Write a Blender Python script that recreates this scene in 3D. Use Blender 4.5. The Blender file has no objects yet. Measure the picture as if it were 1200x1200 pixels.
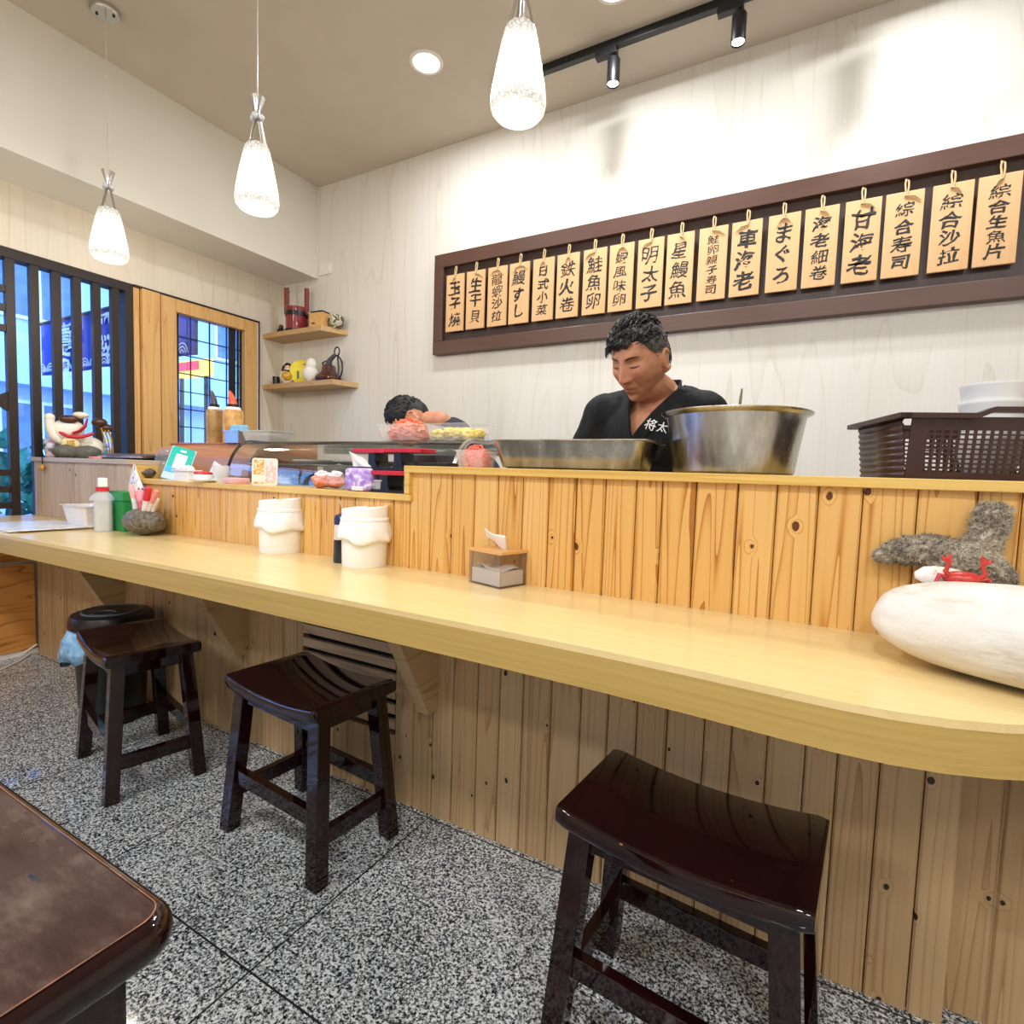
import bpy, bmesh, math, random
from mathutils import Vector, Matrix, Euler, noise
random.seed(7)
C = bpy.context.scene.collection
SC = bpy.context.scene
PI = math.pi
# ------------------------------------------------------------------ camera
H = 1.05
YAW, PITCH, ROLL, FPX = 0.506191357, 0.0662426796, -0.0331947948, 634.556
_cy, _sy = math.cos(YAW), math.sin(YAW)
FWD = Vector((-_sy*math.cos(PITCH), _cy*math.cos(PITCH), -math.sin(PITCH)))
_r0 = Vector((_cy, _sy, 0)); _d0 = FWD.cross(_r0)
RIGHT = math.cos(ROLL)*_r0 + math.sin(ROLL)*_d0
DOWN = -math.sin(ROLL)*_r0 + math.cos(ROLL)*_d0
cam = bpy.data.cameras.new('camera'); camo = bpy.data.objects.new('camera', cam); C.objects.link(camo)
_m = Matrix((RIGHT, -DOWN, -FWD)).transposed().to_4x4(); _m.translation = (0, 0, H)
camo.matrix_world = _m
cam.sensor_width = 36; cam.lens = FPX/1200*36; cam.clip_start = 0.02
SC.camera = camo
# ------------------------------------------------------------------ world, exposure, large lights
SC.view_settings.view_transform = 'Standard'
SC.view_settings.look = 'None'
SC.view_settings.exposure = 0.5
SC.view_settings.gamma = 1
SC.view_settings.use_curve_mapping = False
SC.cycles.max_bounces = 8; SC.cycles.diffuse_bounces = 5; SC.cycles.glossy_bounces = 4
SC.cycles.transmission_bounces = 6; SC.cycles.transparent_max_bounces = 12
SC.cycles.sample_clamp_indirect = 6; SC.cycles.caustics_reflective = False; SC.cycles.caustics_refractive = False
SC.cycles.use_denoising = True
W = bpy.data.worlds.new('world'); SC.world = W; W.use_nodes = True
_bg = W.node_tree.nodes['Background']; _bg.inputs[0].default_value = (0.22, 0.45, 1.0, 1); _bg.inputs[1].default_value = 5.5

def lamp(name, kind, loc, energy, color=(1, 1, 1), size=0.2, target=None, spot=None, blend=0.5, shape='DISK', parent=None):
    l = bpy.data.lights.new(name, kind); l.energy = energy; l.color = color
    if kind == 'AREA':
        l.shape = shape; l.size = size
    else:
        l.shadow_soft_size = size
    if spot: l.spot_size = math.radians(spot); l.spot_blend = blend
    o = bpy.data.objects.new(name, l); C.objects.link(o); o.location = loc
    if target is not None:
        d = Vector(target) - Vector(loc); o.rotation_euler = d.to_track_quat('-Z', 'Y').to_euler()
    if parent: o.parent = parent
    return o
# unseen fill lights added on the dining room ceiling (fixtures are built further down at the same spots)
WARM = (0.97, 0.985, 1.0)
FILL_PANELS = [(-2.0, -0.7), (-0.2, -0.7), (1.3, -0.7), (-2.0, -2.2), (0.6, -2.2)]
for _x, _y in FILL_PANELS:
    lamp('ceiling_fill_lamp', 'AREA', (_x, _y, 3.07), 22, WARM, 0.42, (_x, _y, 0))
DOWNS = [(-1.83, 2.26), (-0.86, 2.28), (0.25, 2.34)]
for _x, _y in DOWNS:
    lamp('downlight_lamp', 'AREA', (_x, _y, 3.095), 9, (0.94, 0.97, 1.0), 0.14, (_x, _y, 0))

def at(x, y, Y):
    "point on the plane at depth Y seen at pixel x, y"
    d = FWD + RIGHT*((x-600)/FPX) + DOWN*((y-600)/FPX); t = Y/d.y
    return Vector((d.x*t, Y, H + d.z*t))
def atz(x, y, z):
    d = FWD + RIGHT*((x-600)/FPX) + DOWN*((y-600)/FPX); t = (z-H)/d.z
    return Vector((d.x*t, d.y*t, z))
def atx(x, y, X):
    d = FWD + RIGHT*((x-600)/FPX) + DOWN*((y-600)/FPX); t = X/d.x
    return Vector((X, d.y*t, H + d.z*t))
# ------------------------------------------------------------------ materials
def srgb(h):
    if isinstance(h, str):
        h = h.lstrip('#'); c = [int(h[i:i+2], 16)/255 for i in (0, 2, 4)]
    else: c = h
    return tuple(v/12.92 if v <= 0.04045 else ((v+0.055)/1.055)**2.4 for v in c) + (1,)
class NT:
    def __init__(s, name):
        s.m = bpy.data.materials.new(name); s.m.use_nodes = True; s.t = s.m.node_tree
        s.b = s.t.nodes['Principled BSDF']; s.out = s.t.nodes['Material Output']
    def n(s, typ, **kw):
        nd = s.t.nodes.new(typ)
        for k, v in kw.items(): setattr(nd, k, v)
        return nd
    def l(s, a, b): s.t.links.new(a, b)
    def val(s, sock, v):
        if hasattr(v, 'is_linked') or isinstance(v, bpy.types.NodeSocket): s.l(v, sock)
        else: sock.default_value = v
    def math(s, op, a, b=None, c=None, clamp=False):
        nd = s.n('ShaderNodeMath', operation=op, use_clamp=clamp)
        for i, v in enumerate((a, b, c)):
            if v is not None: s.val(nd.inputs[i], v)
        return nd.outputs[0]
    def coord(s): return s.n('ShaderNodeTexCoord').outputs['Object']
    def mapping(s, vec, scale=(1, 1, 1), loc=(0, 0, 0), rot=(0, 0, 0)):
        nd = s.n('ShaderNodeMapping'); s.val(nd.inputs[0], vec)
        nd.inputs['Location'].default_value = loc; nd.inputs['Rotation'].default_value = rot; nd.inputs['Scale'].default_value = scale
        return nd.outputs[0]
    def noise(s, vec, scale=5, detail=2, rough=0.5, dist=0):
        nd = s.n('ShaderNodeTexNoise'); s.val(nd.inputs['Vector'], vec)
        nd.inputs['Scale'].default_value = scale; nd.inputs['Detail'].default_value = detail
        nd.inputs['Roughness'].default_value = rough; nd.inputs['Distortion'].default_value = dist
        return nd.outputs['Fac']
    def voro(s, vec, scale=5, feature='F1', out='Distance', rand=1):
        nd = s.n('ShaderNodeTexVoronoi', feature=feature); s.val(nd.inputs['Vector'], vec)
        nd.inputs['Scale'].default_value = scale; nd.inputs['Randomness'].default_value = rand
        return nd.outputs[out]
    def ramp(s, fac, stops, interp='LINEAR'):
        nd = s.n('ShaderNodeValToRGB'); s.val(nd.inputs[0], fac); cr = nd.color_ramp; cr.interpolation = interp
        while len(cr.elements) < len(stops): cr.elements.new(0.5)
        for e, (p, c) in zip(cr.elements, stops):
            e.position = p; e.color = c if isinstance(c, tuple) and len(c) == 4 else srgb(c)
        return nd.outputs[0]
    def mix(s, fac, a, b, mode='MIX'):
        nd = s.n('ShaderNodeMix', data_type='RGBA', blend_type=mode)
        s.val(nd.inputs[0], fac); s.val(nd.inputs[6], a); s.val(nd.inputs[7], b)
        return nd.outputs[2]
    def bump(s, h, strength=0.2, dist=0.01):
        nd = s.n('ShaderNodeBump'); s.val(nd.inputs['Height'], h)
        nd.inputs['Strength'].default_value = strength; nd.inputs['Distance'].default_value = dist
        s.l(nd.outputs[0], s.b.inputs['Normal'])
    def set(s, color=None, rough=None, metal=None, spec=None, trans=None, ior=None, alpha=None, coat=None, sss=None, emit=None, estr=None):
        I = s.b.inputs
        for k, v in (('Base Color', color), ('Roughness', rough), ('Metallic', metal), ('Specular IOR Level', spec),
                     ('Transmission Weight', trans), ('IOR', ior), ('Alpha', alpha), ('Coat Weight', coat),
                     ('Subsurface Weight', sss), ('Emission Color', emit), ('Emission Strength', estr)):
            if v is not None: s.val(I[k], v)
        return s.m
MATS = {}
def plain(name, col, rough=0.5, metal=0.0, spec=0.5, var=0.08, vs=30, bump=0.0, bs=200, coat=None, trans=None, alpha=None, emit=None, estr=None, sss=None):
    if name in MATS: return MATS[name]
    t = NT(name); c = t.coord(); col = srgb(col)
    n = t.noise(c, vs, 3)
    lo = tuple(max(0, v*(1-var)) for v in col[:3]) + (1,); hi = tuple(min(1, v*(1+var)) for v in col[:3]) + (1,)
    t.set(color=t.ramp(n, [(0.3, lo), (0.7, hi)]), rough=rough, metal=metal, spec=spec, coat=coat, trans=trans, alpha=alpha, sss=sss)
    if emit: t.set(emit=srgb(emit), estr=estr)
    if bump: t.bump(t.noise(c, bs, 2), bump, 0.005)
    MATS[name] = t.m; return t.m
def axes(t, v, along, across, s_along, s_across, third=1.0):
    "stretch coordinates: slow along the grain, fast across it"
    sc = [third]*3; sc['xyz'.index(along)] = s_along; sc['xyz'.index(across)] = s_across
    return t.mapping(v, sc)
def wood(name, stops, along='z', across='x', s_al=0.6, s_ac=7.0, rings=9.0, line=0.5, streak=0.25, knots=0.0, rough=0.45, plank_rand=False,
         spec=0.4, bump=0.05, coat=None, vary=0.15, kscale=(6.0, 3.0), kcol='#4a2a12'):
    "procedural timber: contour rings of a stretched noise, fine streaks, knots; per plank offset from the rnd attribute"
    if name in MATS: return MATS[name]
    t = NT(name); c = t.coord(); rnd = None
    if plank_rand:
        a = t.n('ShaderNodeAttribute', attribute_name='rnd'); rnd = a.outputs['Fac']
        off = t.n('ShaderNodeVectorMath', operation='MULTIPLY_ADD')
        cmb = t.n('ShaderNodeCombineXYZ'); t.l(rnd, cmb.inputs[0]); t.l(rnd, cmb.inputs[1]); t.l(rnd, cmb.inputs[2])
        t.l(cmb.outputs[0], off.inputs[0]); off.inputs[1].default_value = (13.7, 3.1, 9.3); t.l(c, off.inputs[2]); c = off.outputs[0]
    v = axes(t, c, along, across, s_al, s_ac)
    n1 = t.noise(v, 1.0, 1.0, 0.4)
    kd = None
    if knots:
        sx = t.n('ShaderNodeSeparateXYZ'); t.l(c, sx.inputs[0]); cb = t.n('ShaderNodeCombineXYZ')
        t.l(t.math('MULTIPLY', sx.outputs['xyz'.index(across)], kscale[0]), cb.inputs[0]); t.l(t.math('MULTIPLY', sx.outputs['xyz'.index(along)], kscale[1]), cb.inputs[1]); kv = cb.outputs[0]
        vn = t.n('ShaderNodeTexVoronoi', voronoi_dimensions='2D'); t.l(kv, vn.inputs['Vector']); vn.inputs['Scale'].default_value = 1.0
        sp = t.n('ShaderNodeSeparateColor'); t.l(vn.outputs['Color'], sp.inputs[0])
        on = t.math('LESS_THAN', sp.outputs[0], knots)
        dd = t.math('ADD', vn.outputs['Distance'], t.math('MULTIPLY', t.math('SUBTRACT', t.noise(c, 60, 1), 0.5), 0.05))
        near = t.math('MULTIPLY', t.math('SUBTRACT', 1.0, t.math('DIVIDE', dd, 0.16), clamp=True), on)
        n1 = t.math('ADD', n1, t.math('MULTIPLY', t.math('POWER', near, 1.5), 0.28))
        size = t.math('MULTIPLY_ADD', sp.outputs[1], 0.038, 0.022)
        kd = t.math('MULTIPLY', t.math('LESS_THAN', dd, size), on)
    r = t.math('FRACT', t.math('MULTIPLY', n1, rings))
    r = t.math('POWER', r, 6.0)
    st = t.noise(axes(t, c, along, across, 2.0, 160.0, 20), 1.0, 3, 0.6)
    f = t.math('ADD', t.math('MULTIPLY', r, line), t.math('MULTIPLY', st, streak))
    f = t.math('ADD', f, t.math('MULTIPLY', t.math('SUBTRACT', t.noise(v, 0.8, 2), 0.5), vary))
    if rnd is not None: f = t.math('ADD', f, t.math('MULTIPLY', t.math('SUBTRACT', rnd, 0.5), vary*1.6))
    col = t.ramp(f, stops)
    if kd is not None: col = t.mix(kd, col, srgb(kcol))
    t.set(color=col, rough=rough, spec=spec, coat=coat)
    if bump: t.bump(st, bump, 0.003)
    MATS[name] = t.m; return t.m
# ------------------------------------------------------------------ mesh helpers
class MB:
    def __init__(s): s.bm = bmesh.new(); s.lay = None
    def _x(s, vs, M):
        if M is not None:
            for v in vs: v.co = M @ v.co
        return vs
    def box(s, a, b, M=None, bev=0.0, seg=2):
        "axis aligned box between corners a and b"
        a = Vector(a); b = Vector(b); c = (a+b)/2; d = b-a
        r = bmesh.ops.create_cube(s.bm, size=1); vs = r['verts']
        for v in vs: v.co = Vector((v.co.x*d.x, v.co.y*d.y, v.co.z*d.z)) + c
        if bev:
            es = list({e for v in vs for e in v.link_edges})
            rr = bmesh.ops.bevel(s.bm, geom=es, offset=bev, segments=seg, affect='EDGES', profile=0.5)
            vs = list({v for f in rr['faces'] for v in f.verts} | {v for v in vs if v.is_valid})
        return s._x(vs, M)
    def tube(s, pts, r, n=10, cap=True, M=None, flat=1.0):
        pts = [Vector(p) for p in pts]; k = len(pts); rs = r if isinstance(r, (list, tuple)) else [r]*k
        rings = []; up = None
        for i, p in enumerate(pts):
            t = (pts[min(i+1, k-1)] - pts[max(i-1, 0)]).normalized()
            if up is None:
                up = Vector((0, 0, 1)) if abs(t.z) < 0.9 else Vector((1, 0, 0))
            sx = t.cross(up)
            if sx.length < 1e-4: sx = t.orthogonal()
            sx.normalize(); up = sx.cross(t).normalized()
            rings.append([s.bm.verts.new(p + (sx*math.cos(2*PI*j/n) + up*math.sin(2*PI*j/n)*flat)*rs[i]) for j in range(n)])
        for a, b in zip(rings, rings[1:]):
            for j in range(n): s.bm.faces.new((a[j], a[(j+1) % n], b[(j+1) % n], b[j]))
        if cap:
            s.bm.faces.new(rings[0][::-1]); s.bm.faces.new(rings[-1])
        return s._x([v for q in rings for v in q], M)
    def lathe(s, prof, c=(0, 0, 0), n=32, M=None, fn=None):
        "prof: (radius, z) from bottom to top; radius 0 closes"
        c = Vector(c); rings = []
        for r, z in prof:
            if r <= 1e-6: rings.append([s.bm.verts.new(c + Vector((0, 0, z)))])
            else:
                ring = []
                for j in range(n):
                    a = 2*PI*j/n; rr, zz = (r, z) if fn is None else fn(r, z, a)
                    ring.append(s.bm.verts.new(c + Vector((rr*math.cos(a), rr*math.sin(a), zz))))
                rings.append(ring)
        for a, b in zip(rings, rings[1:]):
            for j in range(n):
                if len(a) == 1 and len(b) == 1: continue
                if len(a) == 1: s.bm.faces.new((a[0], b[(j+1) % n], b[j]))
                elif len(b) == 1: s.bm.faces.new((a[j], a[(j+1) % n], b[0]))
                else: s.bm.faces.new((a[j], a[(j+1) % n], b[(j+1) % n], b[j]))
        return s._x([v for q in rings for v in q], M)
    def prism(s, poly, lo, hi, axis='z', M=None, bev=0):
        "extrude a 2-D outline between lo and hi along an axis"
        def P(u, v, w):
            return Vector({'z': (u, v, w), 'y': (u, w, v), 'x': (w, u, v)}[axis])
        A = [s.bm.verts.new(P(u, v, lo)) for u, v in poly]; B = [s.bm.verts.new(P(u, v, hi)) for u, v in poly]
        fs = [s.bm.faces.new(A), s.bm.faces.new(B[::-1])]
        n = len(poly)
        for i in range(n): fs.append(s.bm.faces.new((A[i], B[i], B[(i+1) % n], A[(i+1) % n])))
        bmesh.ops.recalc_face_normals(s.bm, faces=fs)
        vs = A + B
        if bev:
            es = list({e for f in fs[:2] for e in f.edges})
            rr = bmesh.ops.bevel(s.bm, geom=es, offset=bev, segments=2, affect='EDGES', profile=0.5)
            vs = list({v for f in rr['faces'] for v in f.verts} | {v for v in vs if v.is_valid})
        return s._x(vs, M)
    def ball(s, c, r, sub=3, M=None, fn=None):
        "ellipsoid (r a number or three) with an optional displacement fn(unit vector) -> factor"
        r = (r, r, r) if isinstance(r, (int, float)) else r; c = Vector(c)
        vs = bmesh.ops.create_icosphere(s.bm, subdivisions=sub, radius=1)['verts']
        for v in vs:
            u = v.co.normalized(); k = fn(u) if fn else 1
            v.co = Vector((u.x*r[0]*k, u.y*r[1]*k, u.z*r[2]*k)) + c
        return s._x(vs, M)
    def grid(s, fn, nu, nv):
        "surface fn(u, v) -> point, u and v in 0..1"
        G = [[s.bm.verts.new(fn(i/nu, j/nv)) for j in range(nv+1)] for i in range(nu+1)]
        for i in range(nu):
            for j in range(nv): s.bm.faces.new((G[i][j], G[i+1][j], G[i+1][j+1], G[i][j+1]))
        return G
    def build(s, name, mat, parent=None, smooth=True, solid=0, sub=0, bev=0, angle=38, loc=None, rnd=None):
        bmesh.ops.recalc_face_normals(s.bm, faces=s.bm.faces) if not solid else None
        me = bpy.data.meshes.new(name); s.bm.to_mesh(me); s.bm.free()
        for p in me.polygons: p.use_smooth = smooth
        o = bpy.data.objects.new(name, me); C.objects.link(o)
        if mat: me.materials.append(mat)
        if parent is not None: o.parent = parent
        if loc is not None: o.location = loc
        if solid:
            m = o.modifiers.new('solid', 'SOLIDIFY'); m.thickness = solid; m.offset = 0
        if bev:
            m = o.modifiers.new('bevel', 'BEVEL'); m.width = bev; m.segments = 2; m.limit_method = 'ANGLE'
        if sub:
            m = o.modifiers.new('sub', 'SUBSURF'); m.levels = sub; m.render_levels = sub
        if smooth:
            try: me.set_sharp_from_angle(angle=math.radians(angle))
            except Exception: pass
        return o
def T(loc=(0, 0, 0), rz=0, rx=0, ry=0): return Matrix.Translation(Vector(loc)) @ Euler((rx, ry, rz)).to_matrix().to_4x4()
def tag(o, label=None, cat=None, group=None, kind=None):
    if label: o['label'] = label
    if cat: o['category'] = cat
    if group: o['group'] = group
    if kind: o['kind'] = kind
    return o
def thing(name, label, cat, loc=(0, 0, 0), rz=0, group=None):
    o = bpy.data.objects.new(name, None); C.objects.link(o); o.empty_display_size = 0.05
    o.location = loc; o.rotation_euler = (0, 0, rz)
    return tag(o, label, cat, group)
def dup(root, loc, rz=None, label=None, group=None):
    r = root.copy(); C.objects.link(r); r.location = loc
    if rz is not None: r.rotation_euler = (0, 0, rz)
    if label: r['label'] = label
    if group: r['group'] = group
    for ch in list(root.children):
        c = ch.copy(); C.objects.link(c); c.parent = r
        for g in list(ch.children):
            d = g.copy(); C.objects.link(d); d.parent = c
    return r
def struct(name, mb, mat, **kw):
    o = mb.build(name, mat, **kw); o['kind'] = 'structure'; return o
def fbm(p, f=1.0, o=3):
    p = Vector(p)*f; a = 1; r = 0
    for _ in range(o): r += a*noise.noise(p); p = p*2.03; a *= 0.5
    return r
# ================================================================== THE SETTING
XL, YB, ZC = -3.68, 2.875, 3.11          # left wall, back wall, ceiling
XR, YF = 2.6, -3.2                        # right wall and the wall behind the camera
M_wallwood = wood('whitewashed_wall_laminate', [(0.0, '#e6e3dc'), (0.45, '#dfdad0'), (0.8, '#cfc7b8'), (1.0, '#bfb4a2')], 'z', 'x', 0.55, 5.0, 7, 0.3, 0.55, rough=0.5, bump=0.02, vary=0.5)
M_wallwood_l = wood('whitewashed_side_laminate', [(0.0, '#e6dece'), (0.45, '#dcd1be'), (0.8, '#cabda6'), (1.0, '#bbab91')], 'z', 'y', 0.55, 5.0, 7, 0.3, 0.55, rough=0.5, bump=0.02, vary=0.5)
M_ceil = plain('taupe_ceiling_paint', '#cabfae', 0.9, var=0.03, vs=4, bump=0.05, bs=120)
M_beam = plain('cream_beam_paint', '#dedacf', 0.85, var=0.02, vs=4, bump=0.05, bs=120)
M_plain_wall = plain('pale_plaster', '#e6ddcd', 0.9, var=0.03, vs=4)

def floor_mat():
    t = NT('speckled_granite_floor'); c = t.coord()
    n = t.noise(c, 150, 3, 0.65); n2 = t.noise(c, 290, 2, 0.6); big = t.noise(c, 3, 2)
    vc = t.n('ShaderNodeSeparateColor'); t.l(t.voro(c, 230, 'F1', 'Color'), vc.inputs[0]); vc2 = t.n('ShaderNodeSeparateColor'); t.l(t.voro(c, 110, 'F1', 'Color'), vc2.inputs[0])
    f = t.math('ADD', t.math('MULTIPLY', n, 0.6), t.math('MULTIPLY', n2, 0.22))
    f = t.math('ADD', f, t.math('MULTIPLY_ADD', vc.outputs[0], 0.12, t.math('MULTIPLY', vc2.outputs[1], 0.07)))
    f = t.math('ADD', f, t.math('MULTIPLY', t.math('SUBTRACT', big, 0.5), 0.08))
    col = t.ramp(f, [(0.40, '#111318'), (0.46, '#464b51'), (0.505, '#8b9093'), (0.545, '#c4c8c9'), (0.61, '#e2e4e3')])
    s = t.n('ShaderNodeSeparateXYZ'); t.l(c, s.inputs[0])
    def joint(v, off, w):
        a = t.math('FRACT', t.math('DIVIDE', t.math('SUBTRACT', v, off), w))
        return t.math('LESS_THAN', t.math('ABSOLUTE', t.math('SUBTRACT', a, 0.5)), 0.0022/w)
    j = t.math('MAXIMUM', joint(s.outputs[0], -0.967-0.3, 0.6), joint(s.outputs[1], 0.68-0.3, 0.6))
    col = t.mix(j, col, srgb('#26272a'))
    t.set(color=col, rough=t.ramp(t.noise(c, 8, 3), [(0.3, (0.16,)*3), (0.7, (0.3,)*3)]), spec=0.5)
    return t.m
M_floor = floor_mat()
mb = MB(); mb.box((XL-0.2, YF-0.1, -0.1), (XR+0.1, YB+0.1, 0)); struct('floor', mb, M_floor, smooth=False)
mb = MB(); mb.box((XL-0.2, YF-0.1, ZC), (XR+0.1, YB+0.1, ZC+0.1)); struct('ceiling', mb, M_ceil, smooth=False)
mb = MB(); mb.box((XL-0.2, YB, 0), (XR+0.1, YB+0.1, ZC)); struct('wall_back', mb, M_wallwood, smooth=False)
mb = MB(); mb.box((XR, YF, 0), (XR+0.1, YB, ZC)); struct('wall_right', mb, M_plain_wall, smooth=False)
mb = MB(); mb.box((XL-0.2, YF-0.1, 0), (XR+0.1, YF, ZC)); struct('wall_front', mb, M_plain_wall, smooth=False)
WH, WS, WY0, WYM, WY1 = 2.13, 0.60, -1.9, 1.80, 2.652       # window head, sill, lattice start, lattice end, wooden window end
mb = MB()
mb.box((XL-0.16, YF, WH), (XL, YB, ZC))
mb.box((XL-0.16, YF, 0), (XL, WY0, WH))
mb.box((XL-0.16, WY0, 0), (XL, WYM+0.02, WS))
mb.box((XL-0.16, WYM+0.02, 0), (XL, WY1, 1.02))
mb.box((XL-0.16, WY1, 0), (XL, YB, WH))
struct('wall_left', mb, M_wallwood_l, smooth=False)
mb = MB(); mb.box((XL, YF, 2.459), (-3.304, YB, ZC)); struct('ceiling_beam', mb, M_beam, smooth=False)
# corner bead where beam meets back wall
mb = MB(); mb.box((-3.306, YB-0.012, 2.459), (-3.292, YB, ZC)); struct('trim_1', mb, M_beam, smooth=False)
M_whitetrim = plain('white_trim', '#ece7dd', 0.6, var=0.03)
mb = MB(); mb.box((XL, YF, 0), (XL+0.025, 1.296, 0.03)); struct('baseboard_left', mb, M_whitetrim, smooth=False)

# ---- windows
def glass_mat(name='window_glass', tint=(1, 1, 1, 1), fac=0.08):
    t = NT(name); tr = t.n('ShaderNodeBsdfTransparent'); tr.inputs[0].default_value = tint
    gl = t.n('ShaderNodeBsdfGlossy'); gl.inputs['Roughness'].default_value = 0.03
    fr = t.n('ShaderNodeFresnel'); fr.inputs[0].default_value = 1.45
    mx = t.n('ShaderNodeMixShader'); t.l(t.math('ADD', fr.outputs[0], fac-0.04, clamp=True), mx.inputs[0]); t.l(tr.outputs[0], mx.inputs[1]); t.l(gl.outputs[0], mx.inputs[2])
    t.l(mx.outputs[0], t.out.inputs[0]); return t.m
M_glass = glass_mat()
M_dark = wood('dark_lattice_wood', [(0, '#2c211c'), (0.6, '#231a16'), (1, '#17110e')], 'z', 'y', 1, 9, rough=0.5, bump=0.03)
M_oak = wood('golden_oak', [(0, '#dcb378'), (0.5, '#cf9f5f'), (1, '#b07f42')], 'z', 'y', 0.7, 14, 6, 0.5, 0.4, rough=0.45)
mb = MB(); fx0, fx1 = XL-0.07, XL+0.012
mb.box((fx0, WY0, WH-0.05), (fx1, WYM, WH)); mb.box((fx0, WYM-0.045, WS), (fx1, WYM, WH-0.05))
mb.box((fx0, WY0, WS), (fx1, WY0+0.05, WH-0.05)); mb.box((fx0, WY0+0.05, WS), (fx1, WYM-0.045, WS+0.06))
w1 = struct('window_1', mb, M_dark, smooth=False)
for yc in (1.225, 1.325, 1.422, 1.516, 1.612, 1.707):
    mb = MB(); mb.box((XL-0.03, yc-0.019, WS+0.06), (XL+0.005, yc+0.019, WH-0.05)); mb.build('lattice_bar', M_dark, w1, smooth=False)
for zc in (1.922, 1.827, 1.723, 0.98, 0.894, 0.809):
    mb = MB(); mb.box((XL-0.026, WY0+0.05, zc-0.017), (XL, 1.206, zc+0.017)); mb.build('lattice_rail', M_dark, w1, smooth=False)
for k in range(1, 6):
    mb = MB(); yc = 1.206-0.5*k; mb.box((XL-0.028, yc-0.019, WS+0.06), (XL+0.003, yc+0.019, WH-0.05)); mb.build('lattice_bar', M_dark, w1, smooth=False)
mb = MB(); mb.prism([(1.206, 1.30), (1.206, 1.40), (1.13, 1.355)], XL-0.026, XL, 'x'); mb.build('lattice_ornament', M_dark, w1, smooth=False)
mb = MB(); mb.box((XL-0.055, WY0+0.05, WS+0.06), (XL-0.049, WYM-0.045, WH-0.05)); mb.build('pane', M_glass, w1, smooth=False)
# wooden sliding window
mb = MB(); g0, g1 = XL-0.06, XL+0.02
for y0, y1, dx in ((WYM, 1.835, -0.01), (1.842, 1.945, 0.012), (1.955, 2.052, 0.0), (2.535, 2.63, 0.0)):
    mb.box((g0, y0, 1.02), (g1+dx, y1, WH-0.012), bev=0.003)
mb.box((g0, 2.052, 2.035), (g1, 2.535, WH-0.012), bev=0.003); mb.box((g0, 2.052, 1.02), (g1, 2.535, 1.11), bev=0.003)
w2 = struct('window_2', mb, M_oak, smooth=False)
mb = MB(); mb.box((XL-0.06, WYM, WH-0.012), (XL+0.022, WY1, WH)); mb.box((XL-0.06, 2.645, 1.02), (XL+0.022, WY1, WH-0.012)); mb.build('window_track', M_dark, w2, smooth=False)
mb = MB(); mb.box((XL-0.06, 2.63, 1.02), (XL+0.015, 2.645, WH-0.012)); mb.build('sash_seal', plain('pale_seal', '#d9cfd2', 0.5), w2, smooth=False)
M_iron = plain('black_muntin', '#14151c', 0.5, var=0.05)
for yc, w in ((2.082, 0.008), (2.165, 0.004), (2.296, 0.006), (2.42, 0.006), (2.462, 0.05), (2.505, 0.012), (2.53, 0.01)):
    mb = MB(); mb.box((XL-0.03, yc-w/2, 1.11), (XL-0.02, yc+w/2, 2.035)); mb.build('vertical_muntin', M_iron, w2, smooth=False)
for zc in (1.895, 1.779, 1.658, 1.54, 1.424, 1.307, 1.19):
    mb = MB(); mb.box((XL-0.034, 2.052, zc-0.003), (XL-0.024, 2.535, zc+0.003)); mb.build('horizontal_muntin', M_iron, w2, smooth=False)
mb = MB(); mb.box((XL-0.045, 2.052, 1.11), (XL-0.04, 2.535, 2.035)); mb.build('pane', M_glass, w2, smooth=False)

# ---- the street beyond the windows
M_street = plain('street_paving', '#8f96a0', 0.8, var=0.15, vs=6)
mb = MB(); mb.box((-22, -8, -0.2), (XL-0.2, 20, -0.05)); struct('ground_outside', mb, M_street, smooth=False)
M_conc = plain('arcade_concrete', '#8b8f96', 0.9, var=0.1, vs=3)
mb = MB(); mb.box((-6.2, -8, 2.75), (XL-0.2, 4.2, 2.95)); arc = struct('ceiling_arcade_outside', mb, M_conc, smooth=False)
M_fac = plain('pale_facade', '#b4c0d2', 0.8, var=0.06, vs=2)
M_blueglass = plain('street_window_glass', '#5d7186', 0.2, var=0.2, vs=4)
bld = thing('apartment_building', 'pale concrete apartment block across the street behind the lattice window', 'building', (-14, 4, -0.05))
mb = MB(); mb.box((-2, -9, 0), (0, 14, 9)); mb.build('wall', M_fac, bld, smooth=False)
for fz in range(3):
    mb = MB(); mb.box((0, -9, 0.0+fz*3.0+2.55), (0.7, 14, fz*3.0+2.9)); mb.box((0.62, -9, fz*3.0+2.9), (0.7, 14, fz*3.0+3.5)); mb.build('balcony', M_fac, bld, smooth=False)
    for k in range(10):
        y = -8.4 + k*2.2
        mb = MB(); mb.box((0, y, fz*3+0.9), (0.05, y+1.4, fz*3+2.3)); wn = mb.build('window', M_whitetrim, bld, smooth=False)
        mb = MB(); mb.box((0.05, y+0.07, fz*3+0.97), (0.06, y+0.66, fz*3+2.23)); mb.box((0.05, y+0.74, fz*3+0.97), (0.06, y+1.33, fz*3+2.23)); mb.build('pane', M_blueglass, wn, smooth=False)
M_leaf = plain('street_leaves', '#2f7a63', 0.6, var=0.5, vs=9)
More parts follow.
